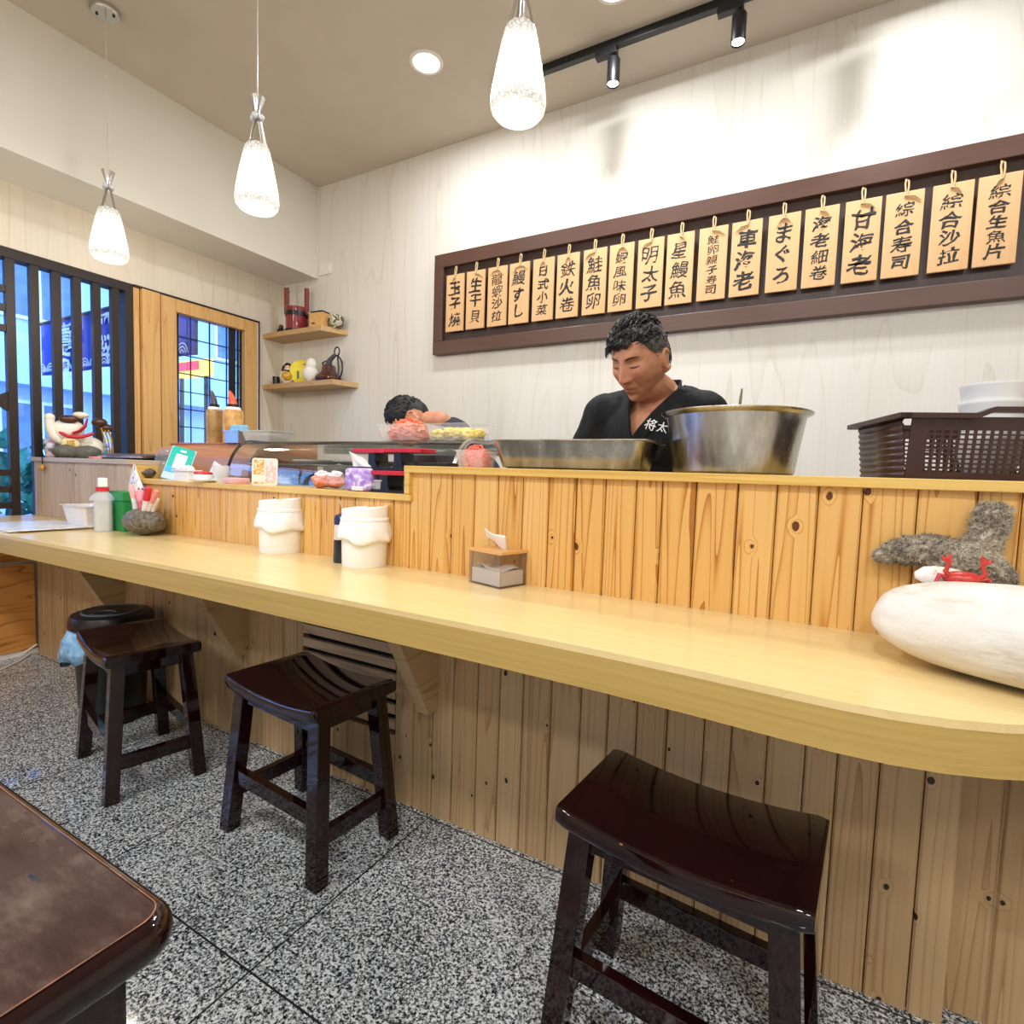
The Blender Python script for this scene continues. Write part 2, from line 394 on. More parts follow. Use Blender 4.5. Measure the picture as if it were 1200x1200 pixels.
def shrub(loc, r, label, seed):
    rs = random.Random(seed); mb = MB()
    for k in range(420):
        u = Vector((rs.gauss(0, 1), rs.gauss(0, 1), rs.gauss(0, 1))).normalized()*rs.uniform(0.55, 1)
        p = Vector((u.x*r, u.y*r, r*0.95 + u.z*r*0.85)); a = Vector((rs.gauss(0, 1), rs.gauss(0, 1), rs.gauss(0, 1))).normalized(); b = a.orthogonal()
        s = r*0.14; q = [p-a*s, p+b*s*0.5, p+a*s, p-b*s*0.5]
        mb.bm.faces.new([mb.bm.verts.new(v) for v in q])
    t = thing('street_shrub', label, 'shrub', loc, 0, 'shrubs along the street')
    mb.build('foliage', M_leaf, t, smooth=False)
    mb = MB(); mb.tube([(0, 0, 0), (0.02, 0, r*0.6), (0, 0.03, r*1.2)], [0.05, 0.04, 0.02]); mb.build('trunk', M_dark, t)
shrub((-8.6, 2.0, -0.05), 0.95, 'green leafy shrub outside, left of the figurine', 3)
shrub((-8.9, 3.6, -0.05), 0.8, 'green leafy shrub outside, behind the figurine', 4)
shrub((-9.4, 0.2, -0.05), 0.9, 'dim green shrub outside at the far left lattice panes', 5)

M_noren = plain('indigo_cloth', '#2a3f9e', 0.8, var=0.12, vs=5)
M_white_ink = plain('white_print', '#eef2fb', 0.7, var=0.02)
# ------------------------------------------------------------------ brush lettering from text outlines
def glyphs(text, size, spacing=1.0, weight=0.0, jitter=0.02, slant=0.0, seed=0, depth=0.0, widen=1.0, line=None):
    """mesh of vertically stacked characters, centred on the origin in the XZ plane (facing -Y)"""
    rs = random.Random(seed); out = bmesh.new(); n = len(text); line = line or size*spacing
    for i, ch in enumerate(text):
        cu = bpy.data.curves.new('glyph', 'FONT'); cu.body = ch; cu.size = size; cu.align_x = 'CENTER'; cu.align_y = 'CENTER'
        cu.offset = (weight(ch) if callable(weight) else weight)*size; cu.resolution_u = 3
        ob = bpy.data.objects.new('glyph', cu); C.objects.link(ob)
        dg = bpy.context.evaluated_depsgraph_get(); me = bpy.data.meshes.new_from_object(ob.evaluated_get(dg))
        b = bmesh.new(); b.from_mesh(me)
        bpy.data.objects.remove(ob); bpy.data.curves.remove(cu); bpy.data.meshes.remove(me)
        if not b.verts: b.free(); continue
        bmesh.ops.remove_doubles(b, verts=b.verts, dist=size*0.001)
        bmesh.ops.subdivide_edges(b, edges=[e for e in b.edges if e.calc_length() > size*0.09], cuts=2)
        xs = [v.co.x for v in b.verts]; ys = [v.co.y for v in b.verts]; cx, cy = (min(xs)+max(xs))/2, (min(ys)+max(ys))/2
        rot = rs.uniform(-0.07, 0.07); sc = rs.uniform(0.92, 1.08); ox = rs.uniform(-0.05, 0.05)*size; so = rs.uniform(0, 99)
        zc = (n-1)/2*line - i*line
        for v in b.verts:
            x, y = (v.co.x-cx)*sc*widen, (v.co.y-cy)*sc
            q = Vector((x/size*2.6, y/size*2.6, so)); x += noise.noise(q)*jitter*size*2.4; y += noise.noise(q + Vector((7.7, 3.1, 0)))*jitter*size*2.4
            q2 = q*3.1; x += noise.noise(q2)*jitter*size; y += noise.noise(q2 + Vector((1.7, 9.1, 0)))*jitter*size
            x += slant*y; x, y = x*math.cos(rot) - y*math.sin(rot), x*math.sin(rot) + y*math.cos(rot)
            v.co = Vector((x + ox, 0, y + zc))
        if depth:
            r = bmesh.ops.extrude_face_region(b, geom=b.faces[:])
            for v in [g for g in r['geom'] if isinstance(g, bmesh.types.BMVert)]: v.co.y -= depth
        tmp = bpy.data.meshes.new('t'); b.to_mesh(tmp); b.free(); out.from_mesh(tmp); bpy.data.meshes.remove(tmp)
    m = MB(); m.bm.free(); m.bm = out; return m
# blue shop banner hanging at right angles to the window outside
YN = 2.35
ban = thing('shop_banner', 'blue shop banner with white brush characters hanging outside the lattice window', 'banner', (0, YN, 0))
p0, p1_ = at(50, 445, YN), at(229, 410, YN); zb = (p0.z+p1_.z)/2; pt = at(70, 376, YN); zt = pt.z
def banfn(u, v): return Vector((p0.x + (XL-0.25-p0.x)*u, 0.02*math.sin(u*25)*(1-v), zb + (zt-zb)*v))
mb = MB(); mb.grid(banfn, 60, 4); mb.build('cloth', M_noren, ban, solid=0.006)
for ch, px, py, s in (('壽', 76, 396, 0.26), ('司', 77, 424, 0.30), ('黑', 121, 384, 0.24), ('粹', 123, 410, 0.24)):
    q = at(px, py, YN-0.035); g = glyphs(ch, s, jitter=0.03, weight=0.012, seed=ord(ch) % 97); o = g.build('lettering', M_white_ink, ban, smooth=False, loc=(q.x, -0.035, q.z))
mb = MB(); L = XL-0.25-p0.x
for k in range(int(L/0.16)):
    x = p0.x + 0.08 + k*0.16
    for r in (0.07, 0.045, 0.02):
        mb.tube([(x + r*math.cos(a), -0.03, zb+0.02 + r*math.sin(a)) for a in [PI*i/10 for i in range(11)]], 0.005, 4)
mb.build('wave_pattern', M_white_ink, ban, smooth=False)
mb = MB(); mb.tube([(p0.x-0.1, 0, zt+0.01), (XL-0.2, 0, zt+0.01)], 0.015); mb.build('rod', M_dark, ban)
for k, (xx) in enumerate((p0.x+0.2, XL-0.5)):
    mb = MB(); mb.tube([(xx, 0, zt+0.01), (xx, 0, 2.75)], 0.006, 6); mb.build('cord', M_dark, ban)
# red and yellow shop sign across the street and a lit tube under the arcade
q = at(224, 432, 6.2)
sgn = thing('street_sign', 'small red and yellow lit shop sign outside the wooden sliding window', 'sign', q)
mb = MB(); mb.box((-0.55, 0, -0.16), (0.55, 0.1, 0.16)); mb.build('panel', plain('yellow_sign', '#e8b93f', 0.4, emit='#f0c050', estr=0.8), sgn, smooth=False)
mb = MB(); mb.box((-0.45, -0.02, -0.03), (0.25, 0, 0.13)); mb.build('red_band', plain('red_sign', '#cf2a35', 0.4, emit='#d02a35', estr=0.8), sgn, smooth=False)
mb = MB(); mb.tube([(-0.4, 0.05, -0.16), (-0.4, 0.05, -q.z-0.05)], 0.04); mb.tube([(0.4, 0.05, -0.16), (0.4, 0.05, -q.z-0.05)], 0.04); mb.build('post', M_dark, sgn)
tl = thing('arcade_tube_light', 'white fluorescent tube under the arcade roof outside, top of lattice window', 'light', (-4.6, 1.6, 2.75))
mb = MB(); mb.box((-0.05, -0.75, -0.05), (0.05, 0.75, 0)); mb.build('housing', M_whitetrim, tl, smooth=False)
mb = MB(); mb.tube([(0, -0.7, -0.07), (0, 0.7, -0.07)], 0.02); mb.build('tube', plain('lit_tube', '#ffffff', 0.4, emit='#e8f0ff', estr=14), tl)
# ================================================================== BAR COUNTER
YP = 1.296                                 # plane of the boarded front
ZT = 0.757                                 # worktop
def planks(x0, x1, z0, z1, thick=0.018, pitch=0.074, seed=1, y=0.0, groove=0.005, holes=()):
    "tongue-and-groove boards as one panel facing -Y, random value per board"
    rs = random.Random(seed); mb = MB(); lay = mb.bm.loops.layers.float_color.new('rnd')
    x = x0
    while x < x1 - 1e-4:
        w = pitch*rs.choice((0.8, 1.0, 1.0, 1.15, 1.0)); xe = min(x+w, x1)
        if x1 - xe < 0.03: xe = x1
        r = rs.random(); g = 0.0040; e0 = 0.0012
        prof = [(x+e0, y+thick), (x+e0, y+g), (x+g+e0, y), (xe-g-e0, y), (xe-e0, y+g), (xe-e0, y+thick)]
        A = [mb.bm.verts.new((u, v, z0)) for u, v in prof]; B = [mb.bm.verts.new((u, v, z1)) for u, v in prof]
        fs = [mb.bm.faces.new((A[i], A[i+1], B[i+1], B[i])) for i in range(5)] + [mb.bm.faces.new(B), mb.bm.faces.new(A[::-1]), mb.bm.faces.new((A[0], B[0], B[-1], A[-1]))]
        fs.append(mb.bm.faces.new([mb.bm.verts.new(q) for q in ((x, y+thick+0.001, z0), (xe, y+thick+0.001, z0), (xe, y+thick+0.001, z1), (x, y+thick+0.001, z1))]))
        for f in fs:
            for l in f.loops: l[lay] = (r, r, r, 1)
        x = xe
    return mb
PINE_UP = [(0, '#dfb571'), (0.3, '#d6a65e'), (0.6, '#c0863f'), (1.0, '#975a22')]
PINE_LO = [(0, '#c6a981'), (0.35, '#b8986e'), (0.65, '#a07c52'), (1.0, '#755333')]  # darker, greyer tone for the lower boards and brackets
PINE_GR = [(0, '#cbb496'), (0.35, '#bda283'), (0.65, '#a58664'), (1.0, '#7c5f42')]
M_pine_up = wood('varnished_pine_boards', PINE_UP, 'z', 'x', 0.6, 20, 9, 0.65, 0.3, knots=0.32, plank_rand=True, rough=0.4, bump=0.06, kscale=(8, 6), kcol='#5a300f')
M_pine_lo = wood('lower_pine_boards', PINE_LO, 'z', 'x', 0.6, 22, 8, 0.45, 0.36, knots=0.45, plank_rand=True, rough=0.5, bump=0.06, kscale=(10, 7), kcol='#33200f')
M_pine_gr = wood('greyed_pine_boards', PINE_GR, 'z', 'x', 0.6, 22, 8, 0.45, 0.36, knots=0.35, plank_rand=True, rough=0.5, bump=0.06, kscale=(10, 7), kcol='#4a3018')
M_gusset = wood('gusset_pine', PINE_LO, 'y', 'z', 0.9, 9, 8, 0.5, 0.3, knots=0.12, rough=0.5, kscale=(7, 4), kcol='#3a2410')
M_oaktop = wood('pale_oak_worktop', [(0, '#e9d3a0'), (0.4, '#e0c68d'), (0.75, '#d2b376'), (1, '#bd9a5c')], 'x', 'y', 0.35, 14, 5, 0.15, 0.6, rough=0.22, spec=0.5, bump=0.015, vary=0.4)
M_oakedge = wood('oak_edge_band', [(0, '#c3a562'), (0.4, '#b59653'), (0.75, '#9f8043'), (1, '#7e6231')], 'x', 'z', 0.5, 30, 4, 0.12, 0.7, rough=0.4, bump=0.02)

bar = thing('bar_counter', 'long sushi bar faced with knotty pine boards and stepped ledge', 'bar counter', (0, YP, 0))
XB0 = -3.655; XBR = 0.285                   # boards run to XBR at the bottom, then a step back
VX0, VX1, VZ0, VZ1 = -1.549, -1.121, 0.213, 0.60
# base front in three panels around the vent
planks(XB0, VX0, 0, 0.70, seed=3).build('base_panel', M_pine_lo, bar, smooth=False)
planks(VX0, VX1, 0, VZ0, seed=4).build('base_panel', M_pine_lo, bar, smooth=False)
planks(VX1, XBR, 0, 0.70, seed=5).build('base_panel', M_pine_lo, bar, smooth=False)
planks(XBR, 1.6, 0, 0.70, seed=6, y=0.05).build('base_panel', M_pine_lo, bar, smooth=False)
mb = MB(); mb.box((VX0, 0.03, VZ0), (VX1, 0.05, 0.70)); vent = mb.build('vent_grille', plain('vent_black', '#0b0a09', 0.9), bar, smooth=False)
M_slat = wood('vent_slat_pine', PINE_GR, 'x', 'z', 0.8, 9, 6, 0.5, 0.3, knots=0.5, rough=0.5, kscale=(8, 5))
zz = VZ0
for k in range(8):
    z0 = VZ0 + 0.018 + k*0.0487
    mb = MB(); mb.box((VX0, 0.0, z0), (VX1, 0.014, z0+0.031)); mb.build('slat', M_slat, vent, smooth=False)
mb = MB(); mb.box((VX0, 0.002, VZ1+0.025), (VX1, 0.016, 0.70)); mb.build('slat', M_slat, vent, smooth=False)
for xb in (-2.741, -1.852, -0.951, 0.45):
    mb = MB(); mb.prism([(0, 0.34), (-0.05, 0.34), (-0.057, 0.36), (-0.236, 0.685), (0, 0.685)], xb-0.045, xb, 'x')
    mb.build('bracket', M_gusset, bar, smooth=False)
# raised front: low part, then the taller part to the right
XS = -1.078; XP = -2.69
ZL, ZU, ZPN = 0.984, 1.071, 1.067
planks(XB0, XP, ZT, ZPN-0.02, seed=11, pitch=0.085).build('end_panel', M_pine_gr, bar, smooth=False)
planks(XP, XS, ZT, ZL-0.012, seed=12, pitch=0.083).build('front_panel', M_pine_up, bar, smooth=False)
planks(XS, 1.6, ZT, ZU-0.02, seed=13, pitch=0.078).build('front_panel', M_pine_up, bar, smooth=False)
M_ledge = wood('oak_ledge', [(0, '#e2bf70'), (0.5, '#d2aa58'), (1, '#b48b40')], 'x', 'z', 0.5, 18, 6, 0.4, 0.5, rough=0.4, bump=0.02)
M_greycap = wood('grey_oak_cap', [(0, '#cdbda6'), (0.5, '#bba88e'), (1, '#a08c70')], 'x', 'z', 0.5, 18, 6, 0.4, 0.5, rough=0.45)
mb = MB(); mb.box((XB0, -0.012, ZPN-0.022), (XP+0.012, 0.42, ZPN), bev=0.002); mb.build('end_cap', M_greycap, bar, smooth=False)
mb = MB(); mb.box((XP-0.03, 0.018, 0.75), (XP+0.012, 0.42, ZPN-0.022)); mb.build('end_cheek', M_ledge, bar, smooth=False)
mb = MB(); mb.box((XP+0.012, -0.012, ZL-0.02), (XS+0.012, 0.10, ZL), bev=0.002); mb.build('low_ledge', M_ledge, bar, smooth=False)
mb = MB(); mb.box((XS-0.012, -0.014, ZL), (XS+0.008, 0.10, ZU-0.02), bev=0.002); mb.build('step_trim', M_ledge, bar, smooth=False)
mb = MB(); mb.box((XS-0.012, -0.016, ZU-0.021), (1.6, 0.34, ZU), bev=0.002); mb.build('high_ledge', M_ledge, bar, smooth=False)
M_steel_dk = plain('worktop_steel', '#8d9296', 0.35, 1.0, var=0.1)
mb = MB(); mb.box((XB0, 0.10, 0.80), (XS+0.012, 0.66, 0.93)); mb.box((XS+0.012, 0.34, 0.80), (1.6, 0.42, 0.84)); mb.build('work_shelf', M_steel_dk, bar, smooth=False)
mb = MB(); mb.box((XB0, 0.056, 0.0), (1.6, 0.09, 0.74)); mb.build('carcass', M_pine_gr, bar, smooth=False)

# continuous worktop with the bowed front edge
top = thing('worktop', 'long pale oak worktop with thick front edge running the length of the bar', 'counter top', (0, 0, 0))
edge = [(-3.66, 0.81), (-3.2, 0.845), (-2.7, 0.858), (-2.37, 0.864), (-1.6, 0.882), (-0.93, 0.884), (-0.31, 0.876), (-0.1, 0.866), (-0.02, 0.860), (0.06, 0.853), (0.11, 0.862), (0.16, 0.872), (0.21, 0.888), (0.255, 0.909), (0.33, 0.955), (0.42, 1.03), (0.5, 1.12), (0.56, 1.22), (0.58, YP)]
edge = [(-3.66, 0.868), (-3.2, 0.868), (-2.4, 0.872), (-1.6, 0.879), (-0.9, 0.880), (-0.5, 0.878), (-0.3, 0.875), (-0.15, 0.868), (-0.02, 0.858), (0.05, 0.855), (0.11, 0.858), (0.17, 0.870), (0.23, 0.892), (0.30, 0.93), (0.38, 0.99), (0.46, 1.07), (0.53, 1.17), (0.56, YP)]
poly = edge + [(-3.66, YP)]
mb = MB(); mb.prism(poly, ZT-0.012, ZT); mb.build('top_board', M_oaktop, top, smooth=False)
mb = MB(); inner = [(x, min(y+0.03, YP-0.001)) for x, y in edge]
ring = edge + inner[::-1]
n = len(edge)
for i in range(n-1):
    q = [edge[i], edge[i+1], inner[i+1], inner[i]]
lo, hi = ZT-0.073, ZT-0.012
A = [mb.bm.verts.new((x, y, lo)) for x, y in edge]; B = [mb.bm.verts.new((x, y, hi)) for x, y in edge]
A2 = [mb.bm.verts.new((x, y, lo)) for x, y in inner]; B2 = [mb.bm.verts.new((x, y, hi)) for x, y in inner]
for i in range(n-1):
    for q in ((A[i], A[i+1], B[i+1], B[i]), (A2[i+1], A2[i], B2[i], B2[i+1]), (A[i+1], A[i], A2[i], A2[i+1]), (B[i], B[i+1], B2[i+1], B2[i])): mb.bm.faces.new(q)
mb.build('front_edge', M_oakedge, top, smooth=True, angle=30)
mb = MB(); mb.prism(inner[:-3] + [(0.4, YP-0.001), (-3.66, YP-0.001)], ZT-0.055, ZT-0.0125); mb.build('underside', M_gusset, top, smooth=False)

# low cupboard against the left wall
M_cab = wood('tiger_grain_cupboard', [(0, '#d99a52'), (0.4, '#c98843'), (0.7, '#9c6229'), (1, '#5f3513')], 'y', 'z', 1.3, 9, 9, 0.6, 0.35, rough=0.4)
cab = thing('low_cupboard', 'low wooden cupboard with dark horizontal grain at the left end of bar', 'cupboard', (-3.66, 0, 0))
mb = MB(); mb.box((0.0, -1.8, 0.03), (0.012, 1.283, 0.495)); mb.build('door_panel', M_cab, cab, smooth=False)
mb = MB(); mb.box((0.0, -1.8, 0.515), (0.02, 1.29, 0.62), bev=0.003); mb.build('top_rail', M_cab, cab, smooth=False)
# ================================================================== CEILING FITTINGS
M_chrome = plain('brushed_chrome', '#c9c9c7', 0.22, 1.0, var=0.05)
M_black = plain('black_enamel', '#121316', 0.4, var=0.05)
def emis(name, col, s):
    t = NT(name); t.set(color=srgb(col), rough=0.4, emit=srgb(col), estr=s); MATS[name] = t.m; return t.m
def crackle():
    t = NT('crackle_glass_shade'); c = t.coord()
    v = t.voro(c, 80, 'DISTANCE_TO_EDGE'); s = t.n('ShaderNodeSeparateXYZ'); t.l(c, s.inputs[0])
    # bulb sits mid-height: the glass glows most around it, the clear ends show the crystals
    z = t.math('DIVIDE', t.math('ADD', s.outputs[2], 0.12), 0.075)
    core = t.math('POWER', 2.718, t.math('MULTIPLY', t.math('MULTIPLY', z, z), -1.0))
    e = t.math('MULTIPLY_ADD', core, 1.5, t.math('MULTIPLY_ADD', t.math('GREATER_THAN', v, 0.1), 0.3, 0.02))
    t.set(color=srgb('#8a857c'), rough=0.15, emit=(1, 0.95, 0.86, 1), estr=e)
    t.bump(v, 0.6, 0.01); return t.m
M_crackle = crackle()
PEND = []
def pendant(x, y, zb, label, first=None):
    t = thing('pendant_lamp', label, 'pendant lamp', (x, y, ZC), 0, 'pendant lamps over the bar')
    zs = zb - ZC + 0.235                    # shade top, local
    mb = MB(); mb.lathe([(0, -0.022), (0.055, -0.022), (0.06, -0.012), (0.06, 0), (0, 0)], n=28)
    can = mb.build('canopy', M_chrome, t)
    for a in (0.6, 3.9):
        mb = MB(); mb.ball((0.035*math.cos(a), 0.035*math.sin(a), -0.024), 0.006, 2); mb.build('screw', M_black, can)
    mb = MB(); mb.tube([(0, 0, -0.02), (0, 0, zs+0.17)], 0.0025, 8); mb.build('cord', plain('clear_cord', '#cfc8bb', 0.3), t)
    mb = MB(); mb.lathe([(0, 0.17), (0.027, 0.17), (0.026, 0.166), (0.009, 0.112), (0.010, 0.108), (0, 0.105)][::-1], (0, 0, zs), 24); mb.build('socket_cone', M_chrome, t)
    mb = MB()
    for k in range(4):
        a = k*PI/2 + 0.4; mb.ball((0.016*math.cos(a), 0.016*math.sin(a), zs+0.10), 0.012, 2)
    mb.build('collar', plain('clear_bead', '#e6e6ea', 0.08, 0.2), t)
    for k in range(4):
        a = k*PI/2 + 0.3; mb = MB(); mb.tube([(0.008*math.cos(a), 0.008*math.sin(a), zs+0.10), (0.036*math.cos(a), 0.036*math.sin(a), zs-0.01)], 0.0042, 8); mb.build('rod', M_chrome, t)
    mb = MB()
    prof = [(0, -0.238), (0.035, -0.236), (0.062, -0.229), (0.074, -0.215), (0.077, -0.197), (0.073, -0.16), (0.062, -0.10), (0.050, -0.04), (0.042, -0.008), (0.034, 0.002), (0, 0.004)]
    mb.lathe(prof, (0, 0, 0), 48, fn=lambda r, z, a: (r*(1+0.012*math.sin(a*14)*math.sin(z*160)), z))
    mb.build('shade', M_crackle, t, loc=(0, 0, zs))
    lamp('pendant_bulb', 'POINT', (0, 0, zs-0.30), 7, (1, 0.93, 0.82), 0.07, parent=t)
pendant(-2.955, 1.35, 1.995, 'small crackled glass pendant lamp nearest the lattice window')
pendant(-1.88, 1.35, 2.005, 'middle crackled glass pendant lamp over the bar')
pendant(-0.772, 1.35, 2.03, 'crackled glass pendant lamp nearest the track light, largest in view')

def downlight(x, y, label):
    t = thing('downlight', label, 'downlight', (x, y, ZC), 0, 'recessed downlights above the kitchen side')
    mb = MB(); mb.lathe([(0.065, -0.001), (0.066, -0.006), (0.082, -0.006), (0.085, 0), (0.065, 0)], n=36); mb.build('rim', M_whitetrim, t)
    mb = MB(); mb.lathe([(0, -0.003), (0.065, -0.003)], n=36); mb.build('lens', emis('downlight_lens_%d' % len(PEND), '#fffaf2', 16), t); PEND.append(1)
downlight(DOWNS[0][0], DOWNS[0][1], 'round recessed downlight in the ceiling left of the biggest pendant')
downlight(DOWNS[1][0], DOWNS[1][1], 'round recessed downlight at the top frame edge above the track')
downlight(DOWNS[2][0], DOWNS[2][1], 'round recessed downlight right of the frame above the chef')
for x, y in FILL_PANELS:  # unseen fixtures that go with the added fill lights
    t = thing('ceiling_fill_fixture', 'unseen round fill light added on the ceiling over the dining floor', 'ceiling light', (x, y, ZC), 0, 'fill lights added over the dining floor')
    mb = MB(); mb.lathe([(0.22, -0.03), (0.235, -0.03), (0.24, 0), (0.22, 0)], n=40); mb.build('rim', M_whitetrim, t)
    mb = MB(); mb.lathe([(0, -0.012), (0.22, -0.012)], n=40); mb.build('diffuser', emis('fill_diffuser_%d' % len(PEND), '#fff2e0', 3), t); PEND.append(1)

YT = 2.55
trk = thing('track_rail', 'black lighting track on the ceiling parallel to the back wall', 'lighting track', (-0.2, YT, ZC))
mb = MB(); mb.box((-1.39, -0.017, -0.035), (1.9, 0.017, 0), bev=0.002); mb.build('rail', M_black, trk, smooth=False)
mb = MB(); mb.box((-1.405, -0.019, -0.037), (-1.385, 0.019, 0)); mb.build('end_cap', M_black, trk, smooth=False)
M_lens = emis('spot_lens', '#eef4ff', 12)
for k, (x, lab) in enumerate(((-0.945, 'black cylinder spotlight hanging from track, nearer the biggest pendant'), (-0.395, 'black cylinder spotlight on track at the top edge of photo'), (0.16, 'added black track spotlight outside the frame, first past the top edge'), (0.72, 'added black track spotlight outside the frame, last on the track'))):  # last two are unseen, added to light the wall
    s = thing('track_spotlight', lab, 'spotlight', (x, YT, ZC-0.035), 0, 'spotlights on the black track')
    mb = MB(); mb.box((-0.09, -0.018, -0.03), (0.015, 0.018, 0), bev=0.003); mb.build('adapter', M_black, s, smooth=False)
    mb = MB(); mb.tube([(0, 0, -0.03), (0, 0, -0.055)], 0.006, 10); mb.build('stem', M_black, s)
    mb = MB(); mb.lathe([(0.026, -0.163), (0.029, -0.165), (0.030, -0.16), (0.030, -0.055), (0.027, -0.05), (0, -0.05)], n=28); mb.build('barrel', M_black, s)
    mb = MB(); mb.lathe([(0, -0.158), (0.026, -0.158)], n=28); mb.build('lens', M_lens, s)
    lamp('spot_lamp', 'SPOT', (0, 0, -0.175), 15, (0.88, 0.94, 1.0), 0.025, None, 96, 0.9, parent=s)
    s.children[-1].rotation_euler = (math.radians(9), 0, 0)

# switch plate high on the back wall
sw = thing('blank_wall_plate', 'small white blank plate high on the back wall by the beam', 'wall plate', (-3.22, YB, 2.514))
mb = MB(); mb.box((-0.062, -0.01, -0.038), (0.062, 0, 0.038), bev=0.004); mb.build('plate', M_whitetrim, sw, smooth=False)
for k in range(3):
    mb = MB(); mb.box((-0.042+k*0.03, -0.013, -0.015), (-0.018+k*0.03, -0.009, 0.015), bev=0.002); mb.build('insert', M_whitetrim, sw, smooth=False)

# ================================================================== MENU BOARD
M_frame = wood('brown_menu_frame', [(0, '#5d4238'), (0.5, '#52392f'), (1, '#3f2a22')], 'x', 'z', 1, 25, 4, 0.2, 0.3, rough=0.35, bump=0.02)
M_back = wood('dark_menu_backing', [(0, '#4a3a36'), (0.5, '#43342f'), (1, '#352824')], 'z', 'x', 1, 25, 4, 0.2, 0.3, rough=0.35)
BX0, BX1, BZ0, BZ1 = -2.192, 0.93, 1.809, 2.430
brd = thing('menu_board', 'long dark brown framed board on the back wall holding wooden menu plaques', 'menu board', (0, YB, 0))
mb = MB(); mb.box((BX0+0.02, -0.014, BZ0+0.02), (BX1-0.02, 0, BZ1-0.02)); mb.build('back_panel', M_back, brd, smooth=False)
fr = MB(); fw = 0.082
fr.box((BX0, -0.045, BZ1-fw), (BX1, 0, BZ1), bev=0.003); fr.box((BX0, -0.045, BZ0), (BX1, 0, BZ0+fw), bev=0.003)
fr.box((BX0, -0.045, BZ0+fw), (BX0+0.07, 0, BZ1-fw), bev=0.003); fr.box((BX1-0.07, -0.045, BZ0+fw), (BX1, 0, BZ1-fw), bev=0.003)
fr.build('frame', M_frame, brd, smooth=False)
MENU = ['玉子燒', '生干貝', '龍蝦沙拉', '鰻すし', '日式小菜', '鉄火卷', '鮭魚卵', '蝦風味卵', '明太子', '星鰻魚', '鮭卵親子寿司', '車海老', 'まぐろ', '海老細卷', '甘海老', '綜合寿司', '綜合沙拉', '綜合生魚片']
M_plaque = wood('pale_plaque_wood', [(0, '#dfb687'), (0.5, '#d6a772'), (1, '#c2905a')], 'z', 'x', 1.2, 22, 5, 0.3, 0.35, rough=0.5, bump=0.03, vary=0.4)
M_ink = plain('black_ink', '#23211f', 0.6, var=0.2)
M_cord = plain('straw_cord', '#c9ad82', 0.8, var=0.25, vs=200)
for k, txt in enumerate(MENU):
    x = -2.022 + 0.1523*k; rs = random.Random(k+40)
    p = thing('menu_plaque', 'hanging wooden menu plaque brushed with the black characters %s' % txt, 'menu plaque', (x, YB-0.014, 2.287), 0, 'wooden plaques on the menu board')
    dx = rs.uniform(-0.004, 0.004); w = 0.066
    mb = MB(); mb.box((-w+dx, -0.038, -0.347), (w+dx, -0.026, 0.0), bev=0.002); mb.build('board', M_plaque, p, smooth=False)
    n = len(txt); size = {3: 0.088, 4: 0.066, 5: 0.054, 6: 0.046}[n]
    g = glyphs(txt, size, 1.0, lambda ch, q=rs.uniform(-0.003, 0.006): q + (0.022 if ch in '玉子生干沙拉すし日式小火太車海老まぐろ甘合司片巻' else 0.006), 0.035, 0.10, k, widen={3: 1.0, 4: 1.12, 5: 1.2, 6: 1.25}[n], line=0.285/n)
    g.build('lettering', M_ink, p, smooth=False, loc=(dx, -0.0385, -0.18))
    nail = MB(); nail.tube([(0, 0.0, 0.045), (0, -0.03, 0.045)], 0.003, 8); nail.build('nail', M_chrome, p)
    cd = MB()
    cd.tube([(0.003, -0.026, 0.05), (-0.004, -0.030, 0.052), (-0.006, -0.034, 0.03), (-0.003, -0.04, 0.0), (-0.004, -0.042, -0.02)], 0.0035, 7)
    cd.tube([(-0.003, -0.027, 0.048), (0.006, -0.030, 0.045), (0.007, -0.036, 0.02), (0.004, -0.041, -0.01), (0.0, -0.042, -0.022)], 0.0035, 7)
    L = rs.choice((0.02, 0.05, 0.045, 0.03)); s = rs.choice((-1, 1))
    cd.tube([(0, -0.043, -0.02), (s*L*0.6, -0.044, -0.026), (s*L, -0.043, -0.045)], [0.0035, 0.0035, 0.0025], 7)
    if rs.random() < 0.5: cd.tube([(0, -0.043, -0.02), (-s*L*0.5, -0.044, -0.028), (-s*L*0.9, -0.043, -0.055)], [0.0035, 0.0035, 0.0025], 7)
    cd.build('cord', M_cord, p)
